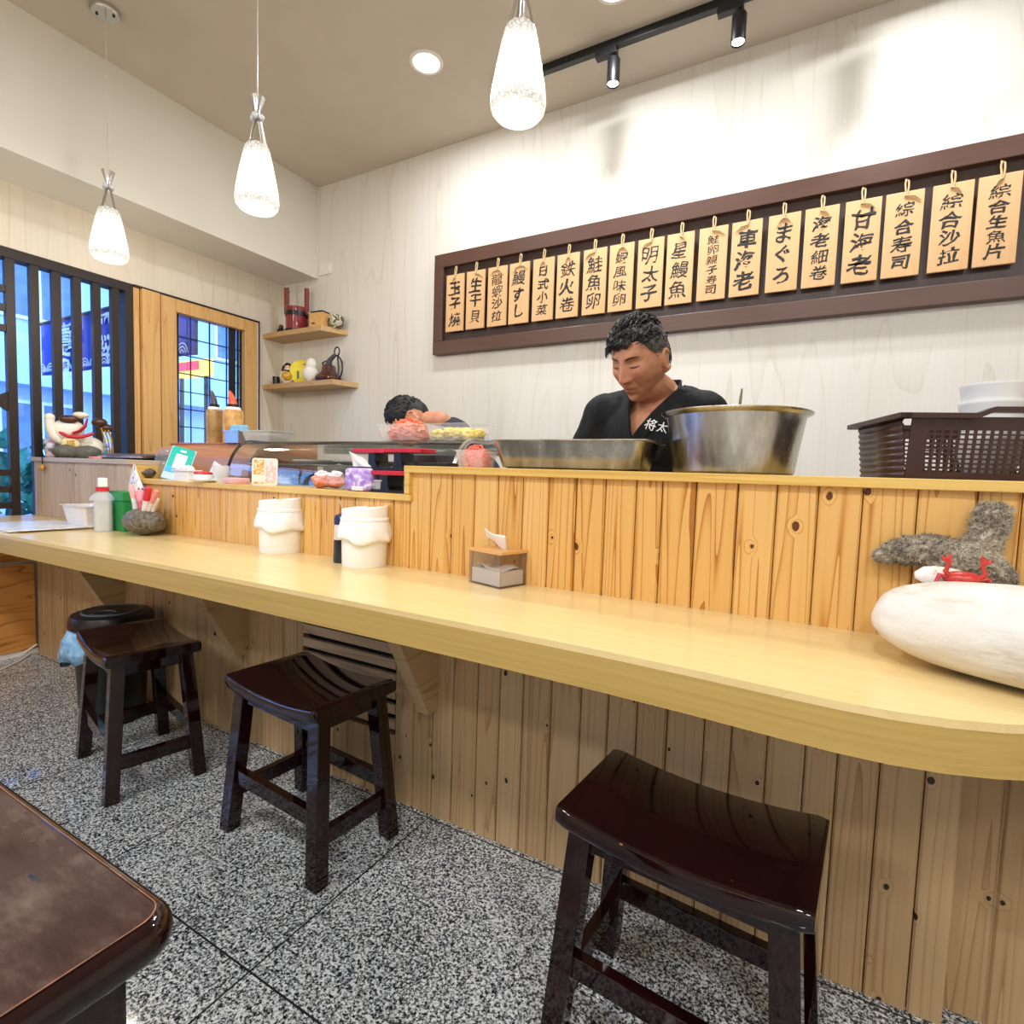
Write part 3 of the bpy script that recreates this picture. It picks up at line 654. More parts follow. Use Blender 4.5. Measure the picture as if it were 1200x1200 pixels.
# ================================================================== STOOLS AND TABLE
def lacquer():
    t = NT('dark_mahogany_lacquer'); c = t.coord()
    n = t.noise(c, 9, 3); col = t.ramp(n, [(0.3, '#0f0405'), (0.7, '#22090a')])
    geo = t.n('ShaderNodeNewGeometry')
    worn = 0.0
    sc = t.noise(t.mapping(c, (25, 90, 40)), 1.5, 3); scr = t.math('GREATER_THAN', sc, 0.765)
    col = t.mix(t.math('MULTIPLY', t.math('MAXIMUM', worn, scr), 0.65), col, srgb('#a5765a'))
    t.set(color=col, rough=t.ramp(n, [(0.3, (0.2,)*3), (0.7, (0.34,)*3)]), spec=0.45, coat=0.1); return t.m
M_lac = lacquer()
SEATZ = 0.462
def seat_mesh(L=0.412, D=0.275, th=0.036, dip=0.02):
    mb = MB(); n = 25; sec = []
    for i in range(n):
        u = -1 + 2*i/(n-1); x = u*L/2; zt = SEATZ - dip*(1-u*u); r = 0.008
        e = 0.004 if i in (0, n-1) else 0
        d = D/2 - e
        pr = [(-d+r, zt-e), (-d+0.002, zt-0.003-e), (-d, zt-r-e), (-d, zt-th+r), (-d+0.002, zt-th+0.003), (-d+r, zt-th), (d-r, zt-th), (d-0.002, zt-th+0.003), (d, zt-th+r), (d, zt-r-e), (d-0.002, zt-0.003-e), (d-r, zt-e)]
        if i in (0, n-1): x -= math.copysign(0.0, u)
        sec.append([mb.bm.verts.new((x, y, z)) for y, z in pr])
    for a, b in zip(sec, sec[1:]):
        for j in range(12): mb.bm.faces.new((a[j], a[(j+1) % 12], b[(j+1) % 12], b[j]))
    mb.bm.faces.new(sec[0]); mb.bm.faces.new(sec[-1][::-1]); return mb
def bar_between(mb, a, b, w, h):
    "square-section bar from a to b, h vertical"
    a = Vector(a); b = Vector(b); d = (b-a).normalized(); s = d.cross(Vector((0, 0, 1))).normalized()
    vs = []
    for p in (a, b):
        for sx, sz in ((-1, -1), (1, -1), (1, 1), (-1, 1)): vs.append(mb.bm.verts.new(p + s*sx*w/2 + Vector((0, 0, sz*h/2))))
    for q in ((0, 1, 2, 3), (7, 6, 5, 4), (0, 4, 5, 1), (1, 5, 6, 2), (2, 6, 7, 3), (3, 7, 4, 0)): mb.bm.faces.new([vs[i] for i in q])
def stool(label, loc, rz):
    t = thing('bar_stool', label, 'stool', loc, rz, 'dark saddle seat stools at the bar')
    seat_mesh().build('seat', M_lac, t, angle=50)
    tx, ty, bx, by = 0.165, 0.095, 0.198, 0.124
    def leg_c(sx, sy, z): k = 1 - z/0.435; return Vector((sx*(tx+(bx-tx)*k), sy*(ty+(by-ty)*k), z))
    for sx in (-1, 1):
        for sy in (-1, 1):
            mb = MB(); vs = []
            for z in (0.0, 0.43):
                c = leg_c(sx, sy, z); h = 0.0215
                zz = z if z == 0 else SEATZ-0.036-0.02*(1-(c.x/0.2125)**2)+0.003
                vs += [mb.bm.verts.new(Vector((c.x+a*h, c.y+b*h*0.9, zz))) for a, b in ((-1, -1), (1, -1), (1, 1), (-1, 1))]
            for q in ((0, 1, 2, 3), (7, 6, 5, 4), (0, 4, 5, 1), (1, 5, 6, 2), (2, 6, 7, 3), (3, 7, 4, 0)): mb.bm.faces.new([vs[i] for i in q])
            mb.build('leg', M_lac, t, smooth=False, bev=0.002)
    for s in (-1, 1):
        mb = MB(); bar_between(mb, leg_c(-1, s, 0.165), leg_c(1, s, 0.165), 0.022, 0.042); mb.build('stretcher', M_lac, t, smooth=False, bev=0.0015)
        mb = MB(); bar_between(mb, leg_c(s, -1, 0.115), leg_c(s, 1, 0.115), 0.022, 0.042); mb.build('stretcher', M_lac, t, smooth=False, bev=0.0015)
        mb = MB(); bar_between(mb, leg_c(-1, s, 0.396), leg_c(1, s, 0.396), 0.02, 0.03); mb.build('seat_rail', M_lac, t, smooth=False)
        mb = MB(); bar_between(mb, leg_c(s, -1, 0.404), leg_c(s, 1, 0.404), 0.02, 0.034); mb.build('seat_rail', M_lac, t, smooth=False)
    return t
s1 = stool('dark mahogany saddle stool in front of the black bin, leftmost at the bar', (-2.005, 0.985, 0), math.radians(-13))
dup(s1, (-1.222, 1.05, 0), math.radians(-4), 'dark mahogany saddle stool in front of the slatted vent')
dup(s1, (-0.155, 0.985, 0), math.radians(-5), 'dark mahogany saddle stool nearest the camera, right of the others')

def tabletop():
    t = NT('worn_table_laminate'); c = t.coord()
    n = t.noise(c, 14, 4, 0.6); f = t.noise(t.mapping(c, (9, 30, 9), rot=(0, 0, 0.5)), 2, 4, 0.7)
    col = t.ramp(t.math('ADD', t.math('MULTIPLY', n, 0.6), t.math('MULTIPLY', f, 0.4)), [(0.35, '#2a1817'), (0.5, '#3f2c29'), (0.62, '#5a4a43'), (0.75, '#776860')])
    t.set(color=col, rough=t.ramp(f, [(0.3, (0.25,)*3), (0.7, (0.45,)*3)]), spec=0.5); return t.m
M_ttop = tabletop()
TZ = 0.74
def roundrect(x0, y0, x1, y1, r, n=8):
    out = []
    for cx, cy, a0 in ((x1-r, y1-r, 0), (x0+r, y1-r, PI/2), (x0+r, y0+r, PI), (x1-r, y0+r, 1.5*PI)):
        out += [(cx + r*math.cos(a0+PI/2*i/n), cy + r*math.sin(a0+PI/2*i/n)) for i in range(n+1)]
    return out
tb = thing('dining_table', 'dark brown worn dining table corner in the near left foreground', 'table', (-0.978, -0.2, 0))
hx, hy = 0.605, 0.405
mb = MB(); mb.prism(roundrect(-hx+0.0052, -hy+0.0052, hx-0.0052, hy-0.0052, 0.015), TZ-0.03, TZ); mb.build('top_board', M_ttop, tb, smooth=False)
mb = MB()
def loopring(mb, loops):
    R = [[mb.bm.verts.new(p) for p in l] for l in loops]
    for a, b in zip(R, R[1:]):
        for j in range(len(a)): mb.bm.faces.new((a[j], a[(j+1) % len(a)], b[(j+1) % len(a)], b[j]))
loops = []
for k in range(9):
    a = PI/2 - PI*k/8; off = 0.011*math.cos(a); z = TZ-0.015 + 0.0145*math.sin(a)
    loops.append([(x, y, z) for x, y in roundrect(-hx+0.005-off, -hy+0.005-off, hx-0.005+off, hy-0.005+off, 0.015+off)])
loopring(mb, loops); mb.build('edge_moulding', M_lac, tb)
mb = MB(); o1 = roundrect(-hx+0.004, -hy+0.004, hx-0.004, hy-0.004, 0.016); o2 = roundrect(-hx+0.0049, -hy+0.0049, hx-0.0049, hy-0.0049, 0.0155)
loopring(mb, [[(x, y, TZ+0.0006) for x, y in o1], [(x, y, TZ+0.0008) for x, y in o2]]); mb.build('edge_line', plain('worn_orange_edge', '#7c4f38', 0.5, var=0.6, vs=60), tb, smooth=False)
for sx in (-1, 1):
    for sy in (-1, 1):
        mb = MB(); mb.box((sx*(hx-0.065)-0.032, sy*(hy-0.047)-0.032, 0), (sx*(hx-0.065)+0.032, sy*(hy-0.047)+0.032, TZ-0.03), bev=0.003); mb.build('leg', M_lac, tb, smooth=False)
    mb = MB(); mb.box((-hx+0.06, sx*(hy-0.06)-0.01, TZ-0.11), (hx-0.06, sx*(hy-0.06)+0.01, TZ-0.03)); mb.build('apron', M_lac, tb, smooth=False)
mb = MB(); q = atz(40, 1029, TZ) - Vector((-0.978, -0.2, 0)); mb.ball((q.x, q.y, TZ), (0.008, 0.002, 0.0008), 2, T((0, 0, 0))); mb.build('dent', M_black, tb)
# ================================================================== THINGS ON THE WORKTOP
def pxm(P, px): return px/FPX*(Vector(P)-Vector((0, 0, H))).dot(FWD)
M_wplast = plain('white_plastic', '#f3f5f7', 0.35, var=0.02, sss=0.0)
M_bag = plain('thin_white_liner', '#f3f5f7', 0.3, var=0.04, vs=60, bump=0.6, bs=35)
def bin_(label, p, r, h, face):
    t = thing('tabletop_bin', label, 'bin', p, face, 'white swing-lid bins on the worktop')
    mb = MB(); mb.lathe([(0, 0), (r*0.93, 0), (r*0.96, 0.004), (r, h*0.72), (r*0.985, h*0.72), (0, h*0.70)], n=44); mb.build('bucket', M_wplast, t)
    # liner folded over the rim
    rs = random.Random(int(h*1e4))
    def ln(rr, z, a):
        k = 0 if z > h*0.69 else (h*0.72-z)/(h*0.4)
        return rr*(1+0.035*k*math.sin(a*9+z*60)+0.05*k*math.sin(a*3+1)*k+0.02*math.sin(a*17+z*90)*k), z + (0.007*math.sin(a*2+1)+0.006*math.sin(a*5))*min(1, k*1.2)
    mb = MB(); mb.lathe([(r*1.015+0.010*q, h*(0.725-0.045*i)) for i, q in enumerate((0.0, 0.25, 0.5, 0.75, 0.95, 1.1, 1.15, 0.9))], n=72, fn=ln); mb.build('liner_bag', M_bag, t, solid=0.0012)
    # lid: a collar and a hood cut by a sloping, scooped flap
    mb = MB(); mb.lathe([(r*1.0, h*0.72), (r*1.045, h*0.725), (r*1.045, h*0.76), (r*1.01, h*0.77), (r*0.985, h*0.78)], n=44); lid = mb.build('lid_collar', M_wplast, t)
    def hood(rr, z, a):
        zt = h*0.935 - h*0.036*math.cos(a-PI)*(rr/r)
        if z > h*0.9: return rr, zt + (z-h)
        return rr, z + (zt-h*0.935)*(z-h*0.77)/(h*0.17)
    mb = MB(); mb.lathe([(r*0.99, h*0.77), (r*0.99, h*0.895), (r*0.985, h*0.985), (r*0.95, h*1.0), (r*0.88, h*0.998), (r*0.84, h*0.978), (r*0.5, h*0.975), (0.002, h*0.975)], n=44, fn=hood); mb.build('swing_lid', M_wplast, lid)
    return t
q = atz(330, 646, ZT); bin_('white swing-lid bin with crumpled liner, left of the soy sauce bottle', q, pxm(q, 25), pxm(q, 66), math.radians(35))
q = atz(427, 662, ZT); bin_('white swing-lid bin with liner, right of the soy sauce bottle', q, pxm(q, 26.5), pxm(q, 73), math.radians(35))

def clearmat(name, col, rough=0.1, alpha=0.35, **k):
    return plain(name, col, rough, alpha=alpha, var=0.03, **k)
q = atz(396, 661, ZT)+Vector((-0.02, 0.035, 0)); q = Vector((q.x, q.y, ZT)); hh = pxm(q, 57); rr = pxm(q, 9.5)
sb = thing('soy_sauce_bottle', 'dark soy sauce bottle with navy cap between the two white bins', 'bottle', q)
mb = MB(); mb.lathe([(0, 0), (rr, 0), (rr*1.03, 0.01), (rr*0.98, hh*0.47), (0, hh*0.47)], n=28); mb.build('sauce', plain('soy_dark', '#1c2028', 0.2), sb)
mb = MB(); mb.lathe([(0, hh*0.471), (rr*0.99, hh*0.471), (rr*0.95, hh*0.78), (0, hh*0.78)], n=28); mb.build('bottle_top', plain('cloudy_plastic', '#ddd0c8', 0.3), sb)
mb = MB(); mb.lathe([(rr*0.98, hh*0.78), (rr*1.0, hh*0.9), (rr*0.8, hh*0.97), (rr*0.25, hh*1.0), (0.002, hh*1.02), (0, hh*1.02)], n=28); cap = mb.build('cap', plain('navy_plastic', '#20204e', 0.35), sb)
mb = MB(); mb.tube([(0, 0, hh*1.0), (0.002, 0, hh*1.1), (-0.008, 0, hh*1.2), (-0.014, 0, hh*1.28)], [0.003, 0.0025, 0.002, 0.0015], 8); mb.build('spout', plain('clear_spout', '#c7b49a', 0.3), cap)

# tissue box
q = atz(572, 686, ZT); q = Vector((q.x+0.005, 1.265-0.005, ZT)); tbx = thing('tissue_box', 'smoky clear tissue box with wooden lid on the worktop', 'tissue box', q, math.radians(-16))
w, d, h = 0.062, 0.05, 0.088
M_smoke = clearmat('smoked_acrylic', '#8a7258', 0.08, 0.22)
mb = MB()
for a, b in (((-w, -d, 0), (w, -d+0.003, h)), ((-w, d-0.003, 0), (w, d, h)), ((-w, -d+0.003, 0), (-w+0.003, d-0.003, h)), ((w-0.003, -d+0.003, 0), (w, d-0.003, h)), ((-w+0.003, -d+0.003, 0), (w-0.003, d-0.003, 0.003))): mb.box(a, b)
mb.build('clear_box', M_smoke, tbx, smooth=False)
mb = MB(); mb.grid(lambda u, v: Vector((-0.055+0.11*u, -0.043+0.086*v, 0.045+0.012*math.sin(u*6)*math.cos(v*5))), 14, 10); mb.box((-0.055, -0.043, 0.004), (0.055, 0.043, 0.042)); mb.build('tissue_stack', plain('white_tissue', '#f3f1ee', 0.9, var=0.02), tbx)
M_bamboo = wood('bamboo_lid', [(0, '#dcae72'), (0.5, '#cf9c5c'), (1, '#b27f40')], 'x', 'y', 1, 30, 4, 0.3, 0.4)
mb = MB(); mb.prism(roundrect(-w-0.001, -d-0.001, w+0.001, d+0.001, 0.008), h, h+0.007); mb.build('lid', M_bamboo, tbx, smooth=False)
mb = MB(); mb.grid(lambda u, v: Vector((-0.052, 0.0, h+0.044)).lerp(Vector((0.044, -0.012, h+0.022)), u) + Vector((0.020, -0.026, 0.034))*(v-0.5)*(0.8+0.5*u) + Vector((0, 0, 0.004*math.sin(u*5+v*3))), 12, 8)
mb.build('pulled_tissue', plain('white_tissue', '#f3f1ee', 0.9), tbx, solid=0.0015)

# big white boulder
M_boulder = NT('white_boulder'); _t = M_boulder; _c = _t.coord()
_n = _t.noise(_c, 14, 5, 0.65); _n2 = _t.noise(_t.mapping(_c, (3, 3, 14)), 1.5, 4, 0.7)
_col = _t.ramp(_n2, [(0.32, '#bdaf98'), (0.42, '#d3cdc2'), (0.55, '#dedbd5'), (0.8, '#e3e1dc')]); _t.set(color=_col, rough=0.75, spec=0.3); _t.bump(_t.math('ADD', _n, _t.math('MULTIPLY', _t.noise(_c, 60, 3), 0.3)), 0.35, 0.012); M_boulder = _t.m
bo = thing('white_boulder', 'large smooth white boulder lying on the right end of the worktop', 'stone', (0.312, 1.085, ZT))
def rockfn(seed, amp, f): return lambda u: 1 + amp*fbm(u*f + Vector((seed, seed*2.3, 0)), 1, 3)
mb = MB(); sup = lambda u: (abs(u.x)**2.5+abs(u.y)**2.5+abs(u.z)**2.5)**(-1/2.5)*(1+0.03*fbm(u*1.4+Vector((3.1, 7, 0))))
mb.ball((0, 0, 0.079), (0.215, 0.105, 0.074), 5, T((0, 0, 0), math.radians(-20)), sup)
lo = min(v.co.z for v in mb.bm.verts)
for v in mb.bm.verts: v.co.z -= lo
mb.build('stone', M_boulder, bo)

# shaggy grey thing on the wall behind the boulder
def fur_mat():
    t = NT('shaggy_grey_fibre'); c = t.coord()
    n = t.noise(t.mapping(c, (1, 1, 1)), 130, 4, 0.75); big = t.noise(c, 18, 3)
    col = t.ramp(t.math('ADD', t.math('MULTIPLY', n, 0.6), t.math('MULTIPLY', big, 0.5)), [(0.32, '#3a362f'), (0.45, '#7f786c'), (0.56, '#aca290'), (0.70, '#d6ccb8')])
    t.set(color=col, rough=0.95, spec=0.1); t.bump(n, 0.5, 0.01); return t.m
M_fur = fur_mat()
wd = thing('shaggy_ornament', 'shaggy grey-brown ornament shaped like a tail fin, on the boarded front above boulder', 'ornament', (0.22, YP, 0.92))
YW = 1.262
def P(x, y): return at(x, y, YW) - Vector((0.22, YP, 0.92))
mb = MB()
def lob(pts, rs, flat=0.62):
    mb.tube([P(*p) for p in pts], rs, 20, flat=flat)
lob([(1026, 656), (1034, 652), (1050, 648), (1070, 645), (1092, 645), (1112, 650), (1124, 658)], [0.012, 0.026, 0.036, 0.043, 0.046, 0.044, 0.034])
lob([(1168, 590), (1167, 597), (1164, 612), (1158, 628), (1150, 644), (1142, 660), (1138, 676)], [0.026, 0.040, 0.043, 0.042, 0.046, 0.052, 0.036])
lob([(1088, 684), (1092, 678), (1108, 662), (1130, 656), (1150, 662), (1168, 674), (1184, 684), (1188, 690)], [0.014, 0.030, 0.046, 0.054, 0.052, 0.042, 0.028, 0.012])
for v in mb.bm.verts:
    v.co.y *= 0.62; v.co.y = min(v.co.y, -0.001)
o = mb.build('body', M_fur, wd)
rm = o.modifiers.new('re', 'REMESH'); rm.mode = 'VOXEL'; rm.voxel_size = 0.004
sm = o.modifiers.new('sm', 'SMOOTH'); sm.factor = 0.6; sm.iterations = 5
tx = bpy.data.textures.new('furtex', 'CLOUDS'); tx.noise_scale = 0.012; dm = o.modifiers.new('d', 'DISPLACE'); dm.texture = tx; dm.strength = 0.014; dm.mid_level = 0.5; dm.texture_coords = 'LOCAL'
tx = bpy.data.textures.new('furtex2', 'CLOUDS'); tx.noise_scale = 0.004; dm = o.modifiers.new('d2', 'DISPLACE'); dm.texture = tx; dm.strength = 0.007; dm.mid_level = 0.5; dm.texture_coords = 'LOCAL'
# fine strands standing off the evaluated surface
rs = random.Random(5); fb = MB(); _dg = bpy.context.evaluated_depsgraph_get(); _ev = o.evaluated_get(_dg); _me = _ev.to_mesh()
_vs = [(v.co.copy(), v.normal.copy()) for v in _me.vertices]; _ev.to_mesh_clear()
for k in range(7000):
    p, nn = rs.choice(_vs)
    if nn.y > 0.5: continue
    dirv = (nn + Vector((rs.gauss(0, 0.6), rs.gauss(0, 0.4), rs.gauss(-0.1, 0.6)))).normalized(); s = dirv.orthogonal().normalized()*0.0011; L = rs.uniform(0.003, 0.008)
    fb.bm.faces.new([fb.bm.verts.new(x) for x in (p-s, p+s, p+dirv*L)])
tag(fb.build('fibres', M_fur, wd, smooth=False), kind='stuff')
# crab figurine and white shell on the boulder
M_red = plain('glazed_red', '#c0392f', 0.3, var=0.15, vs=120)
M_shell = plain('shell_white', '#f0e9e0', 0.4, var=0.12, vs=80)
zt = 0.905
q = at(1128, 681, 1.160); cb = thing('crab_figurine', 'small red crab figurine with raised claws perched on the white boulder', 'figurine', q + Vector((0, 0, 0.004)))
mb = MB(); mb.ball((0, 0, 0), (0.028, 0.018, 0.013), 3); mb.build('body', M_red, cb)
for s in (-1, 1):
    mb = MB(); mb.tube([(s*0.016, -0.008, 0), (s*0.026, -0.012, 0.012), (s*0.021, -0.012, 0.026)], [0.004, 0.004, 0.003], 8)
    mb.tube([(s*0.021, -0.012, 0.026), (s*0.024, -0.012, 0.034), (s*0.019, -0.012, 0.042)], [0.0035, 0.005, 0.001], 8); mb.tube([(s*0.021, -0.012, 0.026), (s*0.030, -0.012, 0.032), (s*0.032, -0.012, 0.038)], [0.003, 0.003, 0.001], 8); mb.build('claw', M_red, cb)
    for j in range(3):
        mb = MB(); mb.tube([(s*0.018, 0.004-0.006*j, 0), (s*0.032, 0.006-0.008*j, 0.004), (s*0.037, 0.006-0.008*j, -0.012)], [0.003, 0.0025, 0.001], 6); mb.build('leg', M_red, cb)
q = at(1112, 678, 1.185); sh = thing('conch_shell', 'cream white shell behind the red crab figurine', 'shell', q + Vector((0, 0, -0.004)))
mb = MB()
pts = [(-0.048, 0, 0.004), (-0.036, 0, 0.006), (-0.02, 0, 0.006), (0, 0, 0.006), (0.02, 0, 0.004), (0.04, 0, 0.0)]
mb.tube(pts, [0.006, 0.015, 0.018, 0.017, 0.015, 0.008], 14); mb.build('whorl', M_shell, sh)
for k in range(5):
    mb = MB(); mb.ball((-0.024+0.014*k, -0.011, 0.013-0.001*k), (0.007, 0.006, 0.007), 2); mb.build('knob', M_shell, sh)

# ---- left end of the worktop
q = atz(121, 622, ZT); sz = thing('sanitizer_bottle', 'clear pump bottle with white head and red collar on the left end of worktop', 'bottle', q, math.radians(-20)); s = pxm(q, 1)
M_clear = clearmat('clear_bottle', '#e9eef2', 0.1, 0.45)
mb = MB(); mb.prism(roundrect(-13*s, -9*s, 13*s, 9*s, 6*s), 0, 36*s); mb.build('bottle_body', M_clear, sz, smooth=True)
mb = MB(); mb.lathe([(13.2*s, 36*s), (12*s, 40*s), (8*s, 44*s), (6*s, 45*s), (6*s, 47*s), (0, 47*s)], n=28); mb.build('shoulder', M_clear, sz)
mb = MB(); mb.prism(roundrect(-12*s, -8*s, 12*s, 8*s, 5*s), 1*s, 30*s); mb.build('liquid', clearmat('gel', '#f3f3ee', 0.2, 0.55), sz)
mb = MB(); mb.lathe([(0, 46.5*s), (6.6*s, 46.5*s), (6.6*s, 51*s), (0, 51*s)], n=24); mb.build('collar', plain('red_plastic', '#d8282e', 0.35), sz)
mb = MB(); mb.box((-7*s, -4.5*s, 51*s), (6.5*s, 4.5*s, 62*s), bev=1.5*s); mb.box((-9*s, -2.5*s, 57*s), (-5*s, 2.5*s, 61*s), bev=s); mb.build('pump_head', M_wplast, sz, smooth=False)

def tray_basket(t, w0, d0, w1, d1, h, mat, th=0.002, name='basket', r=0.012):
    mb = MB(); L = []
    for (a, b, z) in ((w0, d0, 0), (w1, d1, h), (w1+0.006, d1+0.006, h), (w1+0.006, d1+0.006, h-0.004)): L.append([(x, y, z) for x, y in roundrect(-a, -b, a, b, r)])
    L2 = [[(x, y, z) for x, y in roundrect(-a, -b, a, b, r)] for a, b, z in ((w1-th, d1-th, h), (w0-th, d0-th, th))]
    bot = [mb.bm.verts.new(p) for p in L[0]]; mb.bm.faces.new(bot[::-1])
    loopring(mb, L); loopring(mb, [L[2]]+L2); fl = [mb.bm.verts.new(p) for p in L2[-1]]; mb.bm.faces.new(fl)
    bmesh.ops.remove_doubles(mb.bm, verts=mb.bm.verts, dist=1e-5)
    return mb.build(name, mat, t, angle=50)
def basket_mat():
    t = NT('white_mesh_plastic'); c = t.coord(); v = t.voro(c, 160, 'DISTANCE_TO_EDGE')
    t.set(color=t.ramp(v, [(0.02, '#f7f4ee'), (0.16, '#ddd6d4')]), rough=0.5); return t.m
q = Vector((-2.86, 1.215, ZT)); bk = thing('white_basket', 'white plastic mesh basket behind the pump bottle', 'basket', q); s = pxm(q, 1)
tray_basket(bk, 0.085, 0.055, 0.105, 0.07, 0.10, basket_mat())
pk = thing('white_packet', 'pale lilac plastic packet lying in the white mesh basket', 'packet', q + Vector((0.06, -0.01, 0.004)))
mb = MB(); mb.ball((0, 0, 0.055), (0.04, 0.03, 0.055), 3, None, rockfn(2, 0.2, 3)); mb.build('packet', plain('lilac_film', '#e9e4f2', 0.3, var=0.08, vs=60), pk)

# menus
M_menu = NT('printed_menu'); _t = M_menu; _c = _t.coord(); _v = _t.noise(_t.mapping(_c, (30, 8, 1)), 2, 3); _t.set(color=_t.ramp(_v, [(0.35, '#7fa6dd'), (0.45, '#e6e8f0'), (0.7, '#eee9e6')]), rough=0.25); M_menu = _t.m
for k, (lab, dx, dy, rz) in enumerate((('bottom laminated menu sheet at the left end of the worktop', 0, 0, -6), ('middle laminated menu sheet of the pile at left end of worktop', 0.02, 0.01, -3), ('top laminated menu sheet with blue print at left end of worktop', 0.035, 0.02, 2))):
    mn = thing('menu_sheet', lab, 'menu', (-2.99+dx, 1.04+dy, ZT+0.004*k), math.radians(rz), 'laminated menus on the worktop')
    mb = MB(); mb.box((-0.2, -0.14, 0), (0.2, 0.14, 0.0035), bev=0.001); mb.build('sheet', M_menu if k == 2 else plain('menu_back_%d' % k, ('#c9b9b0', '#e5dfda')[k], 0.3), mn, smooth=False)

# stone holding marker pens
M_stone = NT('grey_green_stone'); _t = M_stone; _c = _t.coord(); _v = _t.noise(_c, 70, 4, 0.7); _t.set(color=_t.ramp(_v, [(0.35, '#3f3c33'), (0.55, '#736d5e'), (0.75, '#948d7c')]), rough=0.45); _t.bump(_v, 0.5, 0.01); M_stone = _t.m
q = atz(170, 622, ZT); s = pxm(q, 1); qs = at(169, 612, 1.215); qs.z = ZT
st = thing('pen_holder_stone', 'grey-green river stone drilled to hold marker pens on the worktop', 'stone', qs)
mb = MB(); mb.ball((0, 0, 14*s), (28*s, 18*s, 14.5*s), 4, None, rockfn(1.3, 0.09, 1.6))
lo = min(v.co.z for v in mb.bm.verts)
for v in mb.bm.verts: v.co.z -= lo
mb.build('stone', M_stone, st)
PENS = [('pale grey marker pen with pink tip, leftmost in the stone', -8, 22, -19, 54, '#dfe0e2', '#e9a5a5'), ('thick pink highlighter pen standing in the stone', -2, 22, -7, 49, '#e4687a', '#ef9aa5'), ('dark red pen with black cap, middle of the stone', 3, 22, 4, 47, '#b02338', '#1d1a1f'),
        ('red marker pen with white label leaning right in the stone', 6, 22, 17, 53, '#efe6e4', '#cf2c3a'), ('pale pink pen leaning far right in the stone', 9, 21, 27, 50, '#e8d5d2', '#e8908e'), ('slim white pen at the back right of the stone', 11, 20, 22, 41, '#e9e4df', '#dcd5cf')]
for k, (lab, x0, z0, x1, z1, c0, c1) in enumerate(PENS):
    a = Vector((x0*s, (-3+2*(k % 3))*s, z0*s)); b = Vector((x1*s, (-4+3*(k % 3))*s, z1*s)); r = (3.6 if k in (1, 3) else 2.8)*s
    pn = thing('marker_pen', lab, 'pen', qs + a, 0, 'marker pens in the stone'); d = b-a
    mb = MB(); mb.tube([d*0, d*0.55], r*0.92, 12); mb.build('barrel', plain('pen_%s' % c0[1:], c0, 0.35), pn)
    mb = MB(); mb.tube([d*0.55, d*0.96, d*1.0], [r, r, r*0.8], 12); mb.build('cap', plain('pen_%s' % c1[1:], c1, 0.35), pn)
q = atz(151, 611, ZT); gx = thing('green_box', 'green lidded plastic caddy behind the pen stone', 'box', (at(149, 590, 1.25).x, 1.25, ZT)); s2 = pxm(q, 1)
M_green = plain('green_plastic', '#1d8a45', 0.35)
mb = MB(); mb.box((-14*s2, -10*s2, 0), (14*s2, 10*s2, 30*s2), bev=0.004); mb.build('body', M_green, gx, smooth=False)
mb = MB(); mb.box((-15*s2, -11*s2, 30*s2), (15*s2, 11*s2, 40*s2), bev=0.004); mb.build('lid', M_green, gx, smooth=False)
# red and pink candy packets squeezed between bottle and stone
q = atz(139, 621, ZT)
for k, (lab, col, dz, dx) in enumerate((('small red wrapped packet at the foot of the pen stone', '#b8404e', 0, 0), ('small pink wrapped packet on top of the red one by the pen stone', '#e7a9b6', 0.035, -0.004))):
    pk = thing('snack_packet', lab, 'packet', (q.x+dx-0.005, q.y-0.01, ZT+dz)); mb = MB(); mb.ball((0, 0, 0.018), (0.022, 0.018, 0.018), 3, None, rockfn(k+5, 0.15, 2)); mb.build('wrapper', plain('wrap_%d' % k, col, 0.3, var=0.3, vs=60), pk)
# tapering white bag with purple leaf print against the boards
q = at(166, 600, 1.27); bgm = NT('leaf_print_film'); _c = bgm.coord(); _v = bgm.noise(bgm.mapping(_c, (1, 1, 0.6)), 55, 3, 0.6, 1.0); _s = bgm.n('ShaderNodeSeparateXYZ'); bgm.l(_c, _s.inputs[0])
_pc = bgm.mix(bgm.math('GREATER_THAN', _s.outputs[2], 0.13), srgb('#8d8a90'), srgb('#6d3a66')); bgm.set(color=bgm.mix(bgm.math('GREATER_THAN', _v, 0.57), srgb('#e9e6e8'), _pc), rough=0.25)
pb = thing('leaf_print_bag', 'tall pointed white bag with purple leaf print leaning by the green caddy', 'bag', (q.x, 1.268, ZT)); s3 = pxm(q, 1); z0 = q.z-ZT
def bagf(u, v):
    z = v*80*s3; c = -9*s3*v; w = (6 + 10*math.sin(min(1, v*1.25)*PI*0.62))*s3*(1 if v < 0.6 else max(0.06, 1-(v-0.6)/0.42)); a = u*2*PI
    return Vector((c + w*math.cos(a), w*0.35*math.sin(a)-0.01, z))
mb = MB(); mb.grid(bagf, 20, 16); mb.build('bag', bgm.m, pb)
